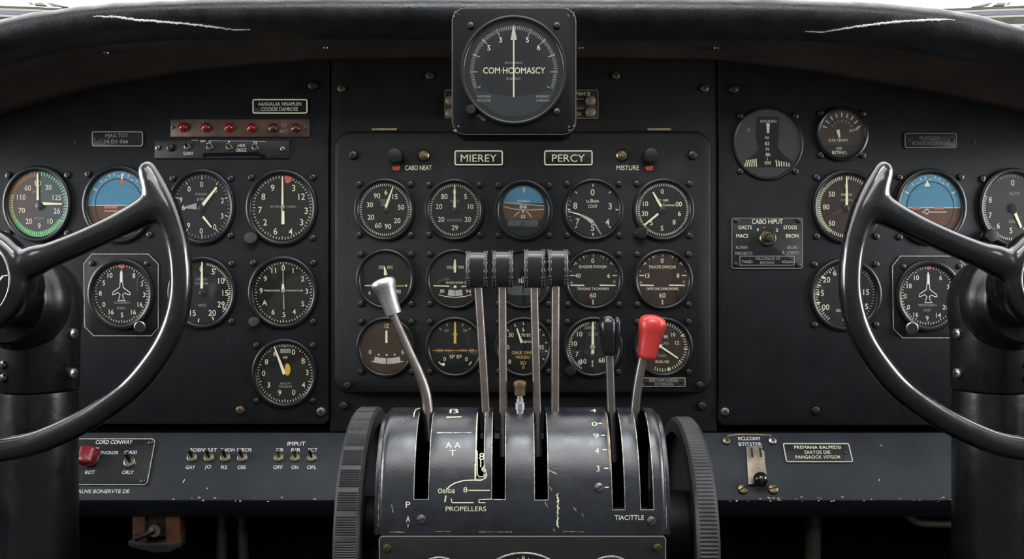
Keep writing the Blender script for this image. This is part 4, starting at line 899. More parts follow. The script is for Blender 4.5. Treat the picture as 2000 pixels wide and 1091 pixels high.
# slide lever device on the shelf
vo = (1464, 907); uv = PS.u(*vo)
dv = thing('slide_lever', 'tan metal slide lever with a black ball, between two pairs of screws on the shelf', 'lever', PS.pt(*vo), rx=-SH_T)
V = lambda px, py: PS.rel(px, py, *vo, uv)
g = G(); out = [V(*p) for p in ((1456, 874), (1460, 871), (1464, 874), (1480, 871), (1486, 868), (1487, 876), (1485, 879), (1492, 884), (1492, 900), (1498, 945), (1460, 948))]
g.prism(out, 4, 7, 'tan', .6)
for x0, y0, x1, y1 in ((1466, 877, 1468, 895), (1482, 876, 1485, 895)): 
    a, b = V(x0, y0), V(x1, y1); g.line([a, b], 4, 7.1, 'slot')
g.build('slide_plate', dv, uv)
g = G(); g.line([V(*p) for p in ((1420, 851), (1440, 848), (1480, 848), (1506, 850))], 2.2, .6, 'bronze_lt'); g.build('guide_wire', dv, uv)
legend(dv, PS, vo, [('RCLCONY', 1463.5, 856, 7, 44), ('BTITSTER', 1465, 867, 7, 45)])
p = V(1481, 943); g = G(); g.ball((p[0], -20, p[1]), 14.5, 'blkpl', 20); g.tube([(p[0], -6, p[1]), (p[0], -18, p[1])], 6, 'blkpl'); g.build('ball_knob', dv, uv)
for x, y, r, k in ((1418, 861, 8.5, 'b'), (1508, 861, 8.5, 'x'), (1450, 955, 10.5, 'bs'), (1509, 955, 10.5, 'bs')): screw(dv, PS, x, y, r, k, *vo)

# ------------------------------------------------------------------ yokes and columns
def catmull(pts, n=6):
    out = []; k = len(pts)
    for i in range(k - 1):
        p0, p1, p2, p3 = pts[max(0, i - 1)], pts[i], pts[i + 1], pts[min(k - 1, i + 2)]
        for j in range(n):
            t = j / n
            out.append(tuple(.5 * (2 * b + (c - a) * t + (2 * a - 5 * b + 4 * c - d) * t * t + (-a + 3 * b - 3 * c + d) * t ** 3) for a, b, c, d in zip(p0, p1, p2, p3)))
    out.append(tuple(pts[-1])); return out
YY = -.35; uy = K * (D + YY); HX = -46.
def yoke_mesh():
    g = G()
    right = [(289, 333, 20), (295, 348, 23), (306, 374, 27), (322, 408, 28), (336, 440, 24.5), (348, 480, 23), (353, 520, 22.5), (354, 560, 22.5), (349, 600, 23), (339, 634, 23.5), (325, 667, 24), (302, 704, 24.5), (262, 752, 24.5), (215, 789, 24.5), (170, 818, 24.5), (115, 846, 24.5), (60, 867, 24.5), (0, 878, 24.5), (-46, 881, 24.5)]
    left = [(2 * HX - x, y, r) for x, y, r in right[::-1][1:]]
    pts = catmull(right + left, 5)
    P = lambda x, y, h=0: ((x - HX), -h, (CY - y))
    g.tube([P(x, y) for x, y, r in pts], [r for *_, r in pts], 'yoke', n=24)
    for s in (0, -1): x, y, r = pts[s]; g.ball(P(x, y), r * 1.0, 'yoke', 20)
    for s in (1, -1):
        sp_ = [(34, 523, 25), (58, 513, 31), (76, 505, 30.5), (95, 499, 26.5), (156, 474, 24.5), (215, 447, 24.5), (262, 424, 27), (300, 404, 30), (318, 396, 22)]
        q_ = catmull(sp_, 5)
        g.tube([(s * (x - HX), 2 - 2 * i / len(q_), CY - y) for i, (x, y, r) in enumerate(q_)], [r for *_, r in q_], 'yoke', n=24)
    g.lathe([(60, -60), (92, -52), (104, -30), (106, 0), (103, 14), (96, 22), (88, 26), (0, 26)], 'yoke', n=64)
    # lower stem of the wheel joining the hub to the ring
    g.tube([(0, 0, -60), (0, 0, -200), (0, 0, -330)], [34, 22, 24], 'yoke', n=20)
    me = g.mesh('wheel', uy)
    ob = bpy.data.objects.new('tmp', me); C.objects.link(ob)
    r = ob.modifiers.new('r', 'REMESH'); r.mode = 'VOXEL'; r.voxel_size = .0018; r.use_smooth_shade = True
    s = ob.modifiers.new('s', 'SMOOTH'); s.factor = .5; s.iterations = 26
    bpy.context.view_layer.update()
    res = bpy.data.meshes.new_from_object(ob.evaluated_get(bpy.context.evaluated_depsgraph_get()))
    res.name = 'wheel'; bpy.data.objects.remove(ob)
    res.materials.clear(); res.materials.append(M['yoke'])
    res.polygons.foreach_set('use_smooth', [True] * len(res.polygons))
    return res
YM = yoke_mesh()
YA = 2014 - HX      # right yoke's hub pixel (mirror of the left one)
for hx, side in ((HX, 'left'), (YA, 'right')):
    s = 1 if side == 'left' else -1
    base = P3(hx, CY, YY)
    y = thing('control_yoke', 'glossy black control yoke in front of the %s' % ('red warning lamp side' if s > 0 else 'rotary selector plate side'), 'yoke', base)
    part('wheel', YM, y)
    g = G(); g.ring([(84, 25), (84, 30), (82.6, 31.5), (81, 31), (81, 25)], 'rodb', n=72); g.build('trim_ring', y, uy)
    g = G(); g.lathe([(80, 26), (80, 30), (60, 31.5), (0, 32)], 'blkpl', n=64)
    if s > 0: g.text('y', 62, -3, 20, 32, 'whiteink', 17, 0, .02, .3); g.line([(72, 7), (80, 8)], 2, 32, 'whiteink')
    else:
        g.poly([(-79, 0), (-60, 4), (-30, 12), (0, 5), (30, 12), (60, 4), (79, 0), (40, -2), (0, -8), (-40, -2)], 32.2, 'whiteink')
    g.build('hub_cap', y, uy)
    # shaft and boss behind the hub, tilted slightly down into the column
    g = G(); xw = base.x; k_ = 1 / uy
    g.lathe([(78, -40), (84, -46), (84, -92), (70, -96)], 'yoke', n=56, cz=-14); g.build('boss', y, uy)
    for bx_, bz_ in ((44 * s, -66), (52 * s, -78)):
        part('bolt', SC['d'], y, (bx_ * uy, 44 * uy, bz_ * uy), 4.5 * uy)
    c = thing('control_column', 'thick black control column carrying the yoke %s' % ('nearest the red shelf knob' if s > 0 else 'nearest the shelf placard'), 'column', (xw, -.263, 0))
    cx = 0
    g = G(); r0 = .0355
    ring = lambda z, r, n=40, dy=0.: [(r * math.cos(2 * math.pi * i / n), dy + r * math.sin(2 * math.pi * i / n), z) for i in range(n)]
    def stack(rs, m, name):
        g = G(); n = 40; vs = []
        for z, r, dy in rs: vs += ring(z, r, n, dy)
        fs = [(j * n + i, j * n + (i + 1) % n, (j + 1) * n + (i + 1) % n, (j + 1) * n + i) for j in range(len(rs) - 1) for i in range(n)]
        fs += [tuple(range(n)), tuple(range((len(rs) - 1) * n, len(rs) * n))]
        return g.raw(vs, fs, m).build(name, c)
    zs = lambda py: (CY - py) * K * .737
    stack([(-.9, .0325, 0), (zs(1100), .0305, 0), (zs(775), .0302, 0), (zs(762), .0297, 0)], 'column', 'post')
    stack([(zs(759), .0302, 0), (zs(755), .0312, 0), (zs(660), .0316, 0), (zs(620), .0335, 0), (zs(590), .0345, 0), (zs(565), .0325, 0), (zs(540), .028, 0), (zs(520), .021, 0), (zs(508), .011, 0), (zs(504), .002, 0)], 'column', 'housing')
    g = G(); g.lathe([(.041, .0), (.041, .010), (.039, .014), (.036, .018), (.035, .026), (.033, .028)], 'column', n=56, cz=zs(585)); o = g.build('flange', c); o.location = (-.001 * s, -.024, 0)
    for py in (650, 727):
        part('bolt', SC['x'], c, (.0312 * s, -.006, zs(py)), .0048, (0, 0, R(72) * s))
    for py in (706, 731):
        part('bolt', SC['d'], c, (-.0145 * s, -.0272, zs(py)), .0038, (0, 0, R(-28) * s))

# ------------------------------------------------------------------ throttle quadrant
QD, QZ, QA, QB = .695, -.19, .055, .0855      # ellipse: centre distance and height, half depth, half height
def q3(th, X, off=0.):
    t = R(th); ny, nz = -math.cos(t) / QA, math.sin(t) / QB; l = math.hypot(ny, nz)
    return Vector((X, QD - D - QA * math.cos(t) + off * ny / l, QZ + QB * math.sin(t) + off * nz / l))
QL, QR = (737 - CX) * K * .64, (1304 - CX) * K * .64
def shoulder(x):
    e = .006; d = min(x - QL, QR - x)
    if d >= e: return 0.
    t = min(1., (e - d) / e); return .0048 * (1 - math.sqrt(max(0., 1 - t * t)))
def qhit(px, py, off=.0003):
    m = (CY - py) * K
    A = 1 / QA ** 2 + m * m / QB ** 2; Bq = -2 * QD / QA ** 2 - 2 * m * QZ / QB ** 2; Cq = QD ** 2 / QA ** 2 + QZ ** 2 / QB ** 2 - 1
    disc = Bq * Bq - 4 * A * Cq
    if disc < 0: d = -Bq / (2 * A)
    else: d = (-Bq - math.sqrt(disc)) / (2 * A)
    z = m * d
    if z < QZ: d = QD - QA; z = m * d; nrm = Vector((0, -1, 0))
    else:
        nrm = Vector((0, (d - QD) / QA ** 2, (z - QZ) / QB ** 2)).normalized()
    return Vector(((px - CX) * K * d, d - D, z)) + nrm * (off - shoulder((px - CX) * K * d))
FX = lambda px: (px - CX) * K * .6425
quad = thing('throttle_quadrant', 'curved blue-black quadrant cover lettered PROPELLERS with long lever slots', 'quadrant', ((QL + QR) / 2, QD - D, QZ))
qo = quad.location.copy()
slots = [(809, 836, 974), (930, 944, 934), (961, 986, 974), (1045, 1070, 975), (1196.5, 1219.5, 994), (1251.5, 1275.5, 994)]
def th_of(py):
    v = qhit(1000, py, 0); return math.degrees(math.atan2((v.z - QZ) / QB, -(v.y + D - QD) / QA))
# small slot for the fourth tall lever starts only at the top
sl = [(FX(a), FX(b), th_of(e)) for a, b, e in slots] + [(FX(1078), FX(1097), 80)]
edges = sorted({QL, QR, QL + .0006, QL + .0015, QL + .003, QL + .0045, QL + .006, QR - .006, QR - .0045, QR - .003, QR - .0015, QR - .0006, *[s[0] for s in sl], *[s[1] for s in sl]})
bx_ = []
for a, b in zip(edges, edges[1:]):
    k = max(1, int((b - a) / .008)); bx_ += [a + (b - a) * i / k for i in range(k)]
bx_.append(edges[-1])
ths = sorted(set([-4, 0] + list(range(4, 151, 4)) + [round(s[2], 2) for s in sl]))
g = G(); vs = []; fs = []
for x in bx_:
    for t in ths: vs.append((q3(t, x, -shoulder(x)) if t >= 0 else Vector((x, QD - D - QA + shoulder(x), QZ - .002))) - qo)
n = len(ths)
for i in range(len(bx_) - 1):
    xm = (bx_[i] + bx_[i + 1]) / 2
    for j in range(n - 1):
        tm = (ths[j] + ths[j + 1]) / 2
        if any(a < xm < b and tm > e for a, b, e in sl): continue
        fs.append((i * n + j, i * n + j + 1, (i + 1) * n + j + 1, (i + 1) * n + j))
cover = g.raw(vs, fs, 'quad').build('curved_cover', quad, angle=30)
md = cover.modifiers.new('thickness', 'SOLIDIFY'); md.thickness = .0025; md.offset = -1
md2 = cover.modifiers.new('edge', 'BEVEL'); md2.width = .0007; md2.segments = 2; md2.limit_method = 'ANGLE'; md2.angle_limit = R(50)
# make the solidify go inward: normals outward
import bmesh
b_ = bmesh.new(); b_.from_mesh(cover.data)
for f in b_.faces:
    if f.normal.dot(f.calc_center_median() - Vector((f.calc_center_median().x, 0, 0))) < 0: f.normal_flip()
b_.to_mesh(cover.data); b_.free()
for X, nm in ((QL, 'l'), (QR, 'r')):
    s = -1 if X == QL else 1; g = G(); vs = []
    lo_, hi_ = (X, X + s * .0032)
    prof = [q3(t, 0) for t in range(0, 181, 6)] 
    prof = [Vector((0, QD - D - QA, QZ - .003))] + prof + [Vector((0, QD - D + QA, QZ - .003))]
    k = len(prof)
    for x, sh in ((lo_, .0049), (hi_ - s * .001, .0049), (hi_, .006)):
        for p in prof:
            c_ = Vector((0, QD - D, QZ)); dd = (p - c_); dd = dd * (1 - sh / max(dd.length, .01)); vs.append(Vector((x, c_.y + dd.y, c_.z + dd.z)) - qo)
    fs = [tuple(range(k)), tuple(range(2 * k, 3 * k))] + [(L_ * k + i, L_ * k + (i + 1) % k, (L_ + 1) * k + (i + 1) % k, (L_ + 1) * k + i) for L_ in (0, 1) for i in range(k)]
    g.raw(vs, fs, 'quad').build('side_plate', quad)
# dark inner bulkhead closing the back of the cover
g = G(); g.raw([Vector((x, QD - D + .03, z)) - qo for x in (QL + .001, QR - .001) for z in (QZ - .003, QZ + .055)], [(0, 1, 3, 2)], 'dark').build('inner_back', quad)
# painted lines, letters, wear on the cover: mapped onto the curve
g = G()
def qtext(st, px, py, h, m, w=None, rot=0, skew=0., thick=0.):
    vs, fs, tw, th_ = glyphs(st, thick); k = h / CAP; kx = k if w is None else w / tw; ca, sa = math.cos(R(rot)), math.sin(R(rot))
    g.raw([qhit(px + (a * kx * ca - b * k * sa), py - (a * kx * sa + b * k * ca)) - qo for a, b in vs], fs, m)
def qline(pts, w, m, jit=0.):
    pp = []
    for (x0, y0), (x1, y1) in zip(pts, pts[1:]):
        k = max(1, int(math.hypot(x1 - x0, y1 - y0) / 5))
        for i in range(k): pp.append((x0 + (x1 - x0) * i / k, y0 + (y1 - y0) * i / k))
    pp.append(pts[-1]); vs = []; n = len(pp)
    for i, (x, y) in enumerate(pp):
        a = pp[max(0, i - 1)]; b = pp[min(n - 1, i + 1)]; dx, dy = b[0] - a[0], b[1] - a[1]; l = math.hypot(dx, dy) or 1
        ww = w / 2 * random.uniform(1 - jit, 1 + jit)
        vs += [qhit(x - dy / l * ww, y + dx / l * ww) - qo, qhit(x + dy / l * ww, y - dx / l * ww) - qo]
    g.raw(vs, [(2 * i, 2 * i + 1, 2 * i + 3, 2 * i + 2) for i in range(n - 1)], m)
def qcol(px_bottom, py0, py1):     # a line of constant X on the cover, as photo pixels
    out = []; X = FX(px_bottom); t0, t1 = th_of(py0), th_of(py1)
    for i in range(25):
        v = q3(t0 + (t1 - t0) * i / 24, X); out.append(proj(v))
    return out
for a, b, e in slots:
    for x in (a - 1, b + 1): qline(qcol(x, e + 1, 806), 1.3, 'worn', .45)
    qline([(a - 1, e + 1), (b + 1, e + 1)], 1.6, 'worn', .3)
qline(qcol(738.5, 1030, 812), 1.6, 'worn', .8); qline(qcol(1302, 1034, 812), 2.0, 'worn', .8)
qline(qcol(928, 936, 806), 1.8, 'cream', .4)
qtext('A A', 885, 869, 11, 'whiteink', 29); qtext('T', 884, 884, 11, 'whiteink', 13)
qtext('PROPELLERS', 910, 993, 9, 'cream', 79); qtext('TIACITTLE', 1229, 1010, 9, 'cream', 57)
qtext('ɑeloa', 872, 957, 11, 'cream', 33); qtext('8', 909, 956, 10, 'cream', 8); qline([(915, 957), (957, 957)], 2, 'cream')
qline([(928, 905), (928, 937), (905, 938), (888, 943), (878, 949), (874, 955)], 2.2, 'cream'); qline([(928, 937), (938, 938), (948, 933), (951, 926)], 2.2, 'cream')
qline([(932, 880), (932, 926), (936, 931), (944, 930), (950, 925), (949, 920)], 1.8, 'cream'); qtext('8', 941, 891, 13, 'cream', 10); qtext('6', 945, 915, 11, 'cream', 9); qline([(939, 897), (939, 912)], 2, 'cream')
qline([(961, 974), (936, 975), (935, 981)], 1.8, 'cream'); qline([(935, 981), (948, 981)], 1.4, 'cream'); qline([(881, 973), (883, 981), (925, 981)], 1.8, 'cream'); qline([(871, 967), (869, 980)], 2.6, 'cream')
qline([(1062, 975), (985, 975)] if False else [(961, 975), (986, 975)], 1.6, 'cream')
for st, py, px in (('4', 880, 1166), ('3', 915, 1168)): qtext(st, px, py, 11, 'cream')
qtext('0', 1161, 828, 8, 'cream', 11); qtext('9', 1164, 851, 9, 'cream', 11); qtext('4', 1159, 802, 6, 'cream', 11)
for py, x in ((827, 1176), (850, 1182), (878, 1185), (914, 1188), (951, 1189)): qline([(x - 8, py), (x, py)], 2, 'cream')
qline(qcol(1193, 920, 804), 2, 'bronze_lt', .4)
qtext('ß', 887, 803, 8, 'cream', 18); qline([(872, 815), (902, 814)], 2, 'cream', .5); qline([(853, 845), (922, 845)], 1.6, 'worn', .7)
qline([(808, 815), (809, 807), (812, 800), (820, 797)], 2, 'cream', .4); qtext('0', 787, 823, 5, 'greyink')
qtext('P', 797, 985, 12, 'cream', 9); qtext('A', 797, 1013, 12, 'cream', 8); qline([(797, 1022), (797, 1029)], 1.2, 'cream')
for i in range(26):                       # long flaking scratch
    y_ = 962 + i * 2.6; qline([(1089 + random.uniform(-2.2, 2.2), y_), (1090 + random.uniform(-2, 2), y_ + 3.2)], random.uniform(.8, 3.2), 'cream')
for x0, y0, x1, y1 in ((1072, 918, 1087, 925), (1073, 950, 1078, 957), (1064, 980, 1070, 990), (1120, 990, 1126, 997), (1081, 1032, 1084, 1038), (1137, 1002, 1140, 1010), (765, 985, 768, 1000), (762, 1038, 790, 1038.5), (850, 1037, 880, 1037), (935, 1038, 1000, 1038), (1100, 1037, 1140, 1038)):
    qline([(x0, y0), (x1, y1)], 1.4, 'worn', .6)
g.build('painted_markings', quad)
for px, py, r in ((823, 1013, 9), (1170, 951, 9.5), (1272, 1016, 9)):
    v = qhit(px, py, 0); part('screw', SC['s'], quad, v - qo, r * K * .645, (R(-8) if py < 960 else 0, random.uniform(-.4, .4), 0))

# pedestal below the quadrant
ped = thing('control_pedestal', 'black pedestal base with a screwed face plate under the quadrant', 'pedestal', ((QL + QR) / 2, -.30, -.95))
po_ = ped.location.copy(); g = G()
pe = [(QL - po_.x - .002, 0), (QR - po_.x + .002, 0), (QR - po_.x + .002, .665), (QL - po_.x - .002, .665)]
zt_ = QZ - .0045 + .95
g.box(QL - po_.x - .001, QR - po_.x + .001, 0, zt_ - .002, -.10, .0545, 'quad_dk', .001).build('body', ped)
PP = Plane(-.3605); uq = PP.u(1020, 1043)
a = PP.rel(740, 1300, 1020, 1043, uq); b = PP.rel(1301, 1045.5, 1020, 1043, uq)
pts = [(x, z) for x, z in rrect(a[0], b[0], a[1], b[1], 8)]
fo = PP.pt(1020, 1043) - po_
g = G(); g.prism(pts, -10, 0, 'quad_dk', 1); g.frame(inset(pts, .6), 1.4, -.6, .15, 'greyink'); fp = g.build('face_plate', ped, uq, fo)
for x, y in ((756, 1069), (1284, 1068)):
    p = PP.rel(x, y, 1020, 1043, uq); part('screw', SC['bs'], ped, fo + Vector((p[0] * uq, 0, p[1] * uq)), 8 * uq)
def ring_gauge(label, cx, top, r, txt):
    gauge('trim_indicator', label, 'gauge', PP, cx, top + r, r, r, 'dial', [('k', .84, .9, 60, 1.6), ('t', txt, cx, top + 12, 9, 'cream')], [((cx, top + r), (cx, top + 30), 4, 2)], (cx, top + r, 6), screws=False, dr=.97, bez='worn', depth=.35)
ring_gauge('pale-rimmed dial at the bottom of the picture, middle of the three pedestal dials', 1022, 1077, 110, '0')
ring_gauge('pale-rimmed pedestal dial just below the lettering PROPELLERS', 858, 1086, 50, '8')
ring_gauge('pale-rimmed pedestal dial nearest the black trim wheel with the fine knurl', 1193, 1084, 56, '0')

# levers ---------------------------------------------------------------------------------
LY = -.312
def lever_pts(pix, Ys=None): return [P3(x, y, LY if Ys is None else Ys[i]) for i, (x, y) in enumerate(pix)]
ul_ = K * (D + LY)
def lever(name, label, pix, rad, m, group=None, sq=None, n=14):
    o = thing(name, label, 'lever', P3(*pix[0], LY), group); org = o.location.copy()
    path = [Vector(p) - org for p in lever_pts(catmull([tuple(map(float, p)) for p in pix], 6) if len(pix) > 2 else pix)]
    k = len(path); rr = [rad * ul_ if not isinstance(rad, tuple) else (rad[0] + (rad[1] - rad[0]) * i / (k - 1)) * ul_ for i in range(k)]
    G().tube(path, rr, m, n=n, sq=sq).build('shaft', o)
    return o, org
# A: polished aluminium knob on a bent rod
o, org = lever('carburettor_lever', 'bent steel lever with a flared polished aluminium knob', [(840, 860), (836, 800), (831, 765), (818, 728), (797, 682), (772, 625), (757, 588)], (11, 8.5), 'rod')
ax = (P3(748, 553, LY) - P3(768, 612, LY)).normalized()
def axial(profile, base, axis, m, n=36):     # revolve (r, t) in metres along an axis from base
    up = Vector((0, 1, 0)); e1 = (up - axis * up.dot(axis)).normalized(); e2 = axis.cross(e1); vs = []; fs = []
    for r, t in profile:
        for i in range(n):
            a = 2 * math.pi * i / n; vs.append(base + axis * t + (e1 * math.cos(a) + e2 * math.sin(a)) * r)
    for j in range(len(profile) - 1):
        for i in range(n): fs.append((j * n + i, j * n + (i + 1) % n, (j + 1) * n + (i + 1) % n, (j + 1) * n + i))
    fs += [tuple(range(n)), tuple(range((len(profile) - 1) * n, len(profile) * n))]
    return G().raw(vs, fs, m)
U = ul_
axial([(13 * U, 0), (15.5 * U, 1 * U), (16 * U, 8 * U), (17 * U, 25 * U), (19 * U, 42 * U), (22 * U, 54 * U), (24.5 * U, 61 * U), (24 * U, 67 * U), (20 * U, 71.5 * U), (10 * U, 74 * U), (.5 * U, 74.6 * U)], P3(769.5, 614, LY) - org, ax, 'alu').build('knob', o)['label'] = 'polished aluminium knob'
# four tall levers with leather grips
def leather_grip(parent, org, x0, x1, y0, y1):
    w = (x1 - x0) * U; h = (y1 - y0) * U; c = P3((x0 + x1) / 2, (y0 + y1) / 2, LY) - org; dp = .0125
    def profile(sc_=1.):
        pts = []
        for i in range(36):
            a = 2 * math.pi * i / 36; cc, ss_ = math.cos(a), math.sin(a)
            yy = dp * sc_ * math.copysign(abs(cc) ** .55, cc); zz = (h / 2 * math.copysign(abs(ss_) ** .5, ss_)) * (1 - (1 - sc_) * .25)
            if zz < 0: yy *= 1 - .12 * (-zz / (h / 2))
            pts.append((yy, zz))
        return pts
    g = G(); vs = []; fs = []; n = 36
    lay = [(-.5, .84), (-.47, .95), (-.40, .985), (-.3, .96), (0, .98), (.3, .96), (.40, .985), (.47, .95), (.5, .84)]
    for t, s in lay:
        for yy, zz in profile(s): vs.append(c + Vector((t * w, yy, zz)))
    for j in range(len(lay) - 1):
        for i in range(n): fs.append((j * n + i, j * n + (i + 1) % n, (j + 1) * n + (i + 1) % n, (j + 1) * n + i))
    fs += [tuple(range(n)), tuple(range((len(lay) - 1) * n, len(lay) * n))]
    gr = g.raw(vs, fs, 'grip').build('leather_grip', parent, angle=60)
    for t in (-.40, .40):
        g = G(); pr = [profile(.985)[k % 36] for k in range(-6, 25)]; path = [c + Vector((t * w, yy, zz)) for yy, zz in pr]
        fine = []
        for a, b in zip(path, path[1:]):
            for k in range(3): fine.append(a.lerp(b, k / 3))
        g.tube(fine, [(.0009 if i % 3 else .0007) for i in range(len(fine))], 'grip', n=8)
        for i in range(0, len(fine) - 1, 3):
            p = fine[i]; q_ = fine[i + 1]
            for dx in (-.0012, .0012):
                g.tube([p + Vector((dx, 0, 0)) + (p - c) * .02, q_ + Vector((dx, 0, 0)) + (q_ - c) * .02], .0003, 'stitch', n=5)
        g.build('stitched_piping', gr)
for pix, gx, lb in (([(952, 890), (949, 800), (934, 555)], (911, 953, 491, 562), 'tall steel lever with stitched black leather grip, rising from the slot beside the cream lines'),
                    ([(984, 890), (983, 800), (981, 555)], (962, 1002, 490, 561), 'tall steel lever with stitched leather grip, just left of the small steel plunger'),
                    ([(1051, 890), (1049, 800), (1043, 555)], (1023, 1064, 488, 562), 'tall steel lever with the widest leather grip, just right of the small steel plunger'),
                    ([(1083, 880), (1084, 800), (1085, 555)], (1069, 1108, 488, 559), 'tall steel lever with leather grip, entering the cover beside the numbered scale')):
    o, org = lever('propeller_lever', lb, pix, 8.2, 'rod', 'tall levers with leather grips', sq=.6, n=16)
    leather_grip(o, org, *gx)
# black throttle knob
def knob_lever(label, pix, cx0, m, pts, name):
    o, org = lever(name, label, pix, (8.5, 8), 'rodb', sq=.7, n=16)
    return o, org
o, org = lever('throttle_lever', 'steel lever with a glossy black two-lobed knob', [(1198, 900), (1194, 800), (1190, 685)], (8.5, 8.5), 'rodb', sq=.7, n=16)
def loft(rows, m, name, parent, org, dpt):      # rows: (x0, x1, y) outline in photo pixels; depth follows the width
    g = G(); vs = []; n = 28
    for x0, x1, y, k in rows:
        c = P3((x0 + x1) / 2, y, LY) - org; w = (x1 - x0) / 2 * U
        for i in range(n):
            a = 2 * math.pi * i / n; cc, ss_ = math.cos(a), math.sin(a)
            vs.append(c + Vector((w * math.copysign(abs(cc) ** .75, cc), dpt * k * math.copysign(abs(ss_) ** .75, ss_), 0)))
    L_ = len(rows); fs = [(j * n + i, j * n + (i + 1) % n, (j + 1) * n + (i + 1) % n, (j + 1) * n + i) for j in range(L_ - 1) for i in range(n)]
    fs += [tuple(range(n)), tuple(range((L_ - 1) * n, L_ * n))]
    return g.raw(vs, fs, m).build(name, parent, angle=60)
loft([(1185, 1189, 614.5, .3), (1176, 1196, 617, .7), (1171, 1201, 623, .92), (1169, 1204, 633, 1), (1170, 1204, 650, 1), (1173, 1203, 668, .95), (1176, 1203, 682, .9), (1178, 1203, 690, .85), (1180, 1201, 693, .75)], 'blkpl', 'knob', o, org, .010)
loft([(1202, 1205, 617, .3), (1199, 1209, 620, .7), (1198, 1211, 628, .9), (1198, 1212, 645, 1), (1198, 1210, 668, .95), (1198, 1206, 690, .8)], 'blkpl', 'knob_flange', o, org, .008)
o, org = lever('mixture_lever', 'steel lever with a bright red plastic knob', [(1231, 900), (1240, 800), (1247, 745), (1258, 690)], (9, 9), 'rodb', sq=.7, n=16)
axr = (P3(1277, 618, LY) - P3(1262, 700, LY)).normalized()
kn = axial([(15 * U, 0), (17.5 * U, 2 * U), (19 * U, 8 * U), (20.5 * U, 28 * U), (22.5 * U, 44 * U), (25.5 * U, 56 * U), (27.5 * U, 66 * U), (27 * U, 73 * U), (23.5 * U, 80 * U), (16 * U, 84.5 * U), (6 * U, 86.5 * U), (.5 * U, 87 * U)], Vector((0, 0, 0)), axr, 'redpl').build('knob', o)
kn.location = P3(1262, 700, LY) - org; kn['label'] = 'bright red plastic knob'
# small plunger
o = thing('plunger', 'short steel plunger with a bronze cap standing on the quadrant between the tall levers', 'plunger', P3(1015.5, 808, LY - .004))
g = G(); uu = K * (D + LY)
def vlathe(prof, m, nm):
    g = G(); n = 24; vs = [(r * uu * math.cos(2 * math.pi * i / n), r * uu * math.sin(2 * math.pi * i / n), z * uu) for r, z in prof for i in range(n)]
    fs = [(j * n + i, j * n + (i + 1) % n, (j + 1) * n + (i + 1) % n, (j + 1) * n + i) for j in range(len(prof) - 1) for i in range(n)] + [tuple(range(n)), tuple(range((len(prof) - 1) * n, len(prof) * n))]
    return g.raw(vs, fs, m).build(nm, o)
vlathe([(7, -4), (7.5, 8), (9.5, 9), (9.5, 22), (7, 23), (7, 30), (5.5, 31), (5.5, 36)], 'alu', 'stem')
vlathe([(10, 36), (11, 38), (10.5, 48), (11.5, 52), (13, 57), (12.4, 62), (8, 65), (.5, 66)], 'bronze_lt', 'cap')

# trim wheels ------------------------------------------------------------------------------
def trim_wheel(name, label, x0, x1, yc, zc, Rw, m, ridge, facing):
    o = thing(name, label, 'wheel', (0, yc, zc)); org = Vector((0, yc, zc)); vs = []; fs = []
    xs_ = [x0, x0 + .0012, x0 + .003, (x0 + x1) / 2, x1 - .003, x1 - .0012, x1]
    prof = [(x0, Rw * .86), (x0, Rw - .003), (x0 + .0022, Rw - .0006), (x0 + .0032, Rw), (x1 - .0032, Rw), (x1 - .0022, Rw - .0006), (x1, Rw - .003), (x1, Rw * .86)]
    n = ridge[0]
    for i in range(n):
        a = 2 * math.pi * i / n
        for j, (x, r) in enumerate(prof):
            if j in (3, 4): r = r - ridge[1](i)
            vs.append((x, -r * math.cos(a), r * math.sin(a)))
    k = len(prof)
    for i in range(n):
        i2 = (i + 1) % n
        for j in range(k - 1): fs.append((i * k + j, i * k + j + 1, i2 * k + j + 1, i2 * k + j))
        fs.append((i * k + k - 1, i * k, i2 * k, i2 * k + k - 1))
    G().raw(vs, fs, m).build('rim', o, angle=25)
    g = G(); xm = (x0 + x1) / 2; nn = 64; vs = []
    rows = [(xm - .002, .012), (xm - .002, Rw * .87), (xm + .002, Rw * .87), (xm + .002, .012)]
    for x, r in rows: vs += [(x, r * math.cos(2 * math.pi * i / nn), r * math.sin(2 * math.pi * i / nn)) for i in range(nn)]
    fs = [(j * nn + i, j * nn + (i + 1) % nn, ((j + 1) % 4) * nn + (i + 1) % nn, ((j + 1) % 4) * nn + i) for j in range(4) for i in range(nn)]
    g.raw(vs, fs, 'bezel').build('web', o)
    e = QL if facing > 0 else QR + .0032
    g = G(); g.tube([(xm, 0, 0), (e - .0035 if facing > 0 else e + .0005, 0, 0)], .03 if facing < 0 else .022, 'quad_dk', n=36); g.tube([(xm - .008, 0, 0), (xm + .008, 0, 0)], .016, 'rodb', n=28); g.build('axle_hub', o)
    return o
def pad_ridge(i):
    k = i % 20
    if k < 13: return .0 if k % 2 == 0 else .0011
    return .0012 if k in (13, 19) else .0002
trim_wheel('handwheel', 'large grey-black trim wheel with grouped grip ridges', -.1352, -.1150, -.262, -.2095, .0985, 'rubber', (20 * 34, pad_ridge), 1)
trim_wheel('handwheel', 'charcoal trim wheel with a fine knurl all round', .1385, .1562, -.272, -.2105, .0925, 'rubber_r', (4 * 190, lambda i: 0. if i % 4 < 2 else .0007), -1)

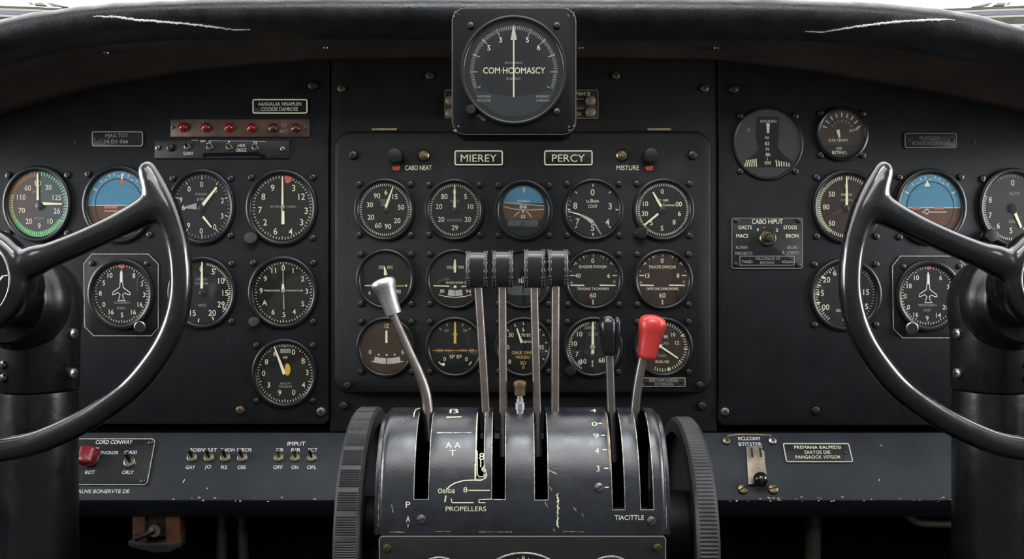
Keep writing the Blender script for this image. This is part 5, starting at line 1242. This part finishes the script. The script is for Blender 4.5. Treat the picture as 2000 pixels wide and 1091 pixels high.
# ------------------------------------------------------------------ below the shelf
bo_ = P3(305, 1030, -.045); bk = thing('pulley_bracket', 'orange-brown bracket with a small crank hanging under the shelf', 'bracket', bo_)
ubk = K * (D - .045)
g = G(); g.box(-47, -22, -32, 55, -30, 0, 'wood', 1); g.build('side_strip', bk, ubk)
g = G(); g.box(18, 46, -40, 55, -30, 0, 'wood', 1); g.build('side_strip', bk, ubk)
G().box(-22, 18, -20, 55, -30, -8, 'olivedk', 1).build('back_plate', bk, ubk)
g = G(); g.prism([(-54, -26), (-40, -24), (-20, -30), (20, -28), (40, -26), (52, -22), (50, -34), (30, -46), (0, -48), (-30, -42), (-52, -36)], -20, 3, 'olivedk', 1); g.build('base_casting', bk, ubk)
g = G(); g.tube([(2, -2, -2), (2, -14, -2)], 12, 'rodb', n=20); g.tube([(2, -12, -2), (-16, -14, -10), (-34, -14, -16)], [6, 5, 7], 'blkpl', n=12); g.build('crank', bk, ubk)
def pipe(name, label, pts, r, m, cat='pipe'):
    o = thing(name, label, cat, P3(pts[0][0], pts[0][1], pts[0][2])); org = o.location.copy()
    path = [P3(*p) - org for p in catmull([tuple(map(float, p)) for p in pts], 6)]
    G().tube(path, r, m, n=14).build('tube', o); return o
pipe('hydraulic_pipe', 'pale olive pipe bending under the shelf beside the control column', [(1752, 975, -.03), (1768, 1000, -.03), (1790, 1018, -.03), (1830, 1022, -.03), (1960, 1022, -.03)], .0045, 'olive')
pipe('hydraulic_pipe', 'dark pipe above the pale olive pipe under the shelf', [(1790, 990, -.02), (1812, 1004, -.02), (1900, 1006, -.02), (1960, 1006, -.02)], .004, 'olivedk')
pipe('control_rod', 'dark olive upright rod under the shelf right of the brown bracket', [(436, 985, -.01), (434, 1040, -.01), (432, 1150, -.01)], .006, 'olivedk', 'rod')
pipe('control_rod', 'dark upright rod under the shelf nearest the ridged trim wheel', [(470, 985, -.005), (474, 1040, -.005), (478, 1150, -.005)], .006, 'olivedk', 'rod')
pipe('control_rod', 'faint olive upright rod under the shelf right of the pedestal', [(1590, 985, -.01), (1588, 1040, -.01), (1586, 1150, -.01)], .009, 'olivedk', 'rod')
pipe('cable', 'thin loose cable drooping behind the brown bracket', [(348, 1010, -.02), (372, 1004, -.02), (396, 996, -.02), (414, 988, -.02)], .0016, 'olivedk', 'cable')
pipe('cable', 'thin black cable looping beside the charcoal trim wheel', [(1290, 853, -.04), (1302, 849, -.06), (1316, 850, -.07), (1330, 855, -.06)], .0016, 'dark', 'cable')

# ------------------------------------------------------------------ windscreen
wy = .30
def rail(x0, ya0, xa1, ya1, t0, t1, m, g):
    p = [P3(x0, ya0 - t0, wy), P3(xa1, ya1 - t1, wy), P3(xa1, ya1 + t1, wy), P3(x0, ya0 + t0, wy)]
    q = [v + Vector((0, .03, 0)) for v in p]
    g.raw(p + q, [(0, 1, 2, 3), (7, 6, 5, 4), (0, 1, 5, 4), (1, 2, 6, 5), (2, 3, 7, 6), (3, 0, 4, 7)], m)
for nm_, mx in (('window_1', lambda x: x), ('window_2', lambda x: 2000 - x)):
    g = G()
    rail(mx(-260), 2.5, mx(300), 24.5, 2.0, 2.0, 'sage', g); rail(mx(-260), 8, mx(300), 28.5, 2.4, 1.5, 'white', g); rail(mx(-260), 14.5, mx(300), 34, 4.6, 3.2, 'silver', g)
    rail(mx(-260), 22, mx(300), 41, 2.6, 2.4, 'white', g); rail(mx(-260), 29.5, mx(300), 49, 6, 6, 'olive', g); rail(mx(-260), 41, mx(300), 58, 3, 3, 'white', g); rail(mx(-260), 60, mx(300), 80, 14, 18, 'olivedk', g)
    o = struct(nm_, g)
    g = G(); a = P3(mx(-260), 0, wy); b = P3(1000, 30, wy); z0 = .20
    g.raw([(a.x, .536, z0), (b.x, .536, z0), (b.x, .15, .75), (a.x, .15, .75)], [(0, 1, 2, 3)], 'wglass'); pn = g.build('pane', o)
for s, lb in ((1, 'grey windscreen wiper low in the windscreen on the lamp strip side'), (-1, 'grey windscreen wiper low in the windscreen on the selector plate side')):
    mx = (lambda x: x) if s > 0 else (lambda x: 2031 - x)
    o = thing('windscreen_wiper', lb, 'wiper', P3(mx(95), 9, .39)); org = o.location.copy()
    def bar(pts, nm_):
        g = G(); p = [P3(mx(x), y, .39) - org for x, y in pts]; q = [v + Vector((0, .008, 0)) for v in p]; k = len(p)
        g.raw(p + q, [tuple(range(k)), tuple(range(2 * k - 1, k - 1, -1))] + [(i, (i + 1) % k, k + (i + 1) % k, k + i) for i in range(k)], 'wip').build(nm_, o)
    bar([(90, 4.5), (100, 5.5), (132, 13), (118, 12.6), (97, 9.5)], 'blade'); bar([(68, 5.5), (82, 5), (90, 10.5), (66, 9.5)], 'arm'); bar([(57, 3.5), (60, 3.5), (60, 7.5), (57, 7.5)], 'pivot')

# ------------------------------------------------------------------ light, sky, camera
w = bpy.data.worlds.new('sky'); sc.world = w; w.use_nodes = True; nt = w.node_tree; nt.nodes.clear()
out = nt.nodes.new('ShaderNodeOutputWorld'); bg = nt.nodes.new('ShaderNodeBackground')
tc = nt.nodes.new('ShaderNodeTexCoord'); sp_ = nt.nodes.new('ShaderNodeSeparateXYZ'); nt.links.new(tc.outputs['Generated'], sp_.inputs[0])
def ramp(src, stops):
    r = nt.nodes.new('ShaderNodeValToRGB'); r.color_ramp.interpolation = 'LINEAR'
    while len(r.color_ramp.elements) < len(stops): r.color_ramp.elements.new(.5)
    for e, (p, v) in zip(r.color_ramp.elements, stops): e.position = p; e.color = (v[0], v[1], v[2], 1)
    nt.links.new(src, r.inputs[0]); return r.outputs[0]
my = nt.nodes.new('ShaderNodeMapRange'); my.inputs['From Min'].default_value = -1; my.inputs['From Max'].default_value = 1; nt.links.new(sp_.outputs['Y'], my.inputs[0])
mz = nt.nodes.new('ShaderNodeMapRange'); mz.inputs['From Min'].default_value = -1; mz.inputs['From Max'].default_value = 1; nt.links.new(sp_.outputs['Z'], mz.inputs[0])
WH = (1.0, 1.0, .985)
front = ramp(my.outputs[0], [(0, (0, 0, 0)), (.40, (0, 0, 0)), (.48, (.6, .6, .6)), (.56, WH), (1, WH)])
elev = ramp(mz.outputs[0], [(0, (0,) * 3), (.49, (0,) * 3), (.53, (1, 1, 1)), (.93, (1, 1, 1)), (1, (1,) * 3)])
mul = nt.nodes.new('ShaderNodeMix'); mul.data_type = 'RGBA'; mul.blend_type = 'MULTIPLY'; mul.inputs[0].default_value = 1
nt.links.new(front, mul.inputs[6]); nt.links.new(elev, mul.inputs[7]); nt.links.new(mul.outputs[2], bg.inputs[0])
bg.inputs[1].default_value = 3.8
# the dim cabin behind the seats
bg2 = nt.nodes.new('ShaderNodeBackground'); cab = ramp(my.outputs[0], [(0, (1, 1, 1)), (.5, (.8,) * 3), (.62, (0, 0, 0)), (1, (0, 0, 0))])
ce = ramp(mz.outputs[0], [(0, (.30, .27, .25)), (.45, (.55, .54, .53)), (.52, (1.1, 1.12, 1.15)), (.65, (1.1, 1.15, 1.2)), (1, (1., 1.05, 1.1))])
mul2 = nt.nodes.new('ShaderNodeMix'); mul2.data_type = 'RGBA'; mul2.blend_type = 'MULTIPLY'; mul2.inputs[0].default_value = 1
nt.links.new(cab, mul2.inputs[6]); nt.links.new(ce, mul2.inputs[7]); nt.links.new(mul2.outputs[2], bg2.inputs[0]); bg2.inputs[1].default_value = .28
ads = nt.nodes.new('ShaderNodeAddShader'); nt.links.new(bg.outputs[0], ads.inputs[0]); nt.links.new(bg2.outputs[0], ads.inputs[1]); nt.links.new(ads.outputs[0], out.inputs[0])
def area(name, loc, target, sx, sy, power, col=(1, 1, 1)):
    l = bpy.data.lights.new(name, 'AREA'); l.shape = 'RECTANGLE'; l.size = sx; l.size_y = sy; l.energy = power; l.color = col
    o = bpy.data.objects.new(name, l); C.objects.link(o); o.location = loc
    o.rotation_euler = (Vector(target) - Vector(loc)).to_track_quat('-Z', 'Y').to_euler()
    return o
area('overhead_window_light', (.05, -1.0, 1.15), (.03, -.36, -.12), .8, .26, 10, (.88, .95, 1))
area('rear_fill_light', (0, -1.6, 1.15), (0, 0, .1), 2.4, .5, 20, (1, .99, .97))  # added soft fill from behind that brightens the instrument panels
area('side_window_light', (-1.36, -.48, .16), (.1, -.0, .05), .55, .5, 15, (.93, .97, 1))
area('side_window_light', (1.36, -.48, .16), (-.1, -.0, .05), .55, .5, 15, (.93, .97, 1))

cam = bpy.data.cameras.new('camera'); co_ = bpy.data.objects.new('camera', cam); C.objects.link(co_)
co_.location = (0, -D, 0); co_.rotation_euler = (R(90), 0, 0)
cam.sensor_width = 36; cam.lens = 36 * D / (W_ * K); cam.clip_start = .02
sc.camera = co_
sc.view_settings.view_transform = 'Standard'; sc.view_settings.look = 'None'; sc.view_settings.gamma = 1; sc.view_settings.use_curve_mapping = False
sc.view_settings.exposure = 0
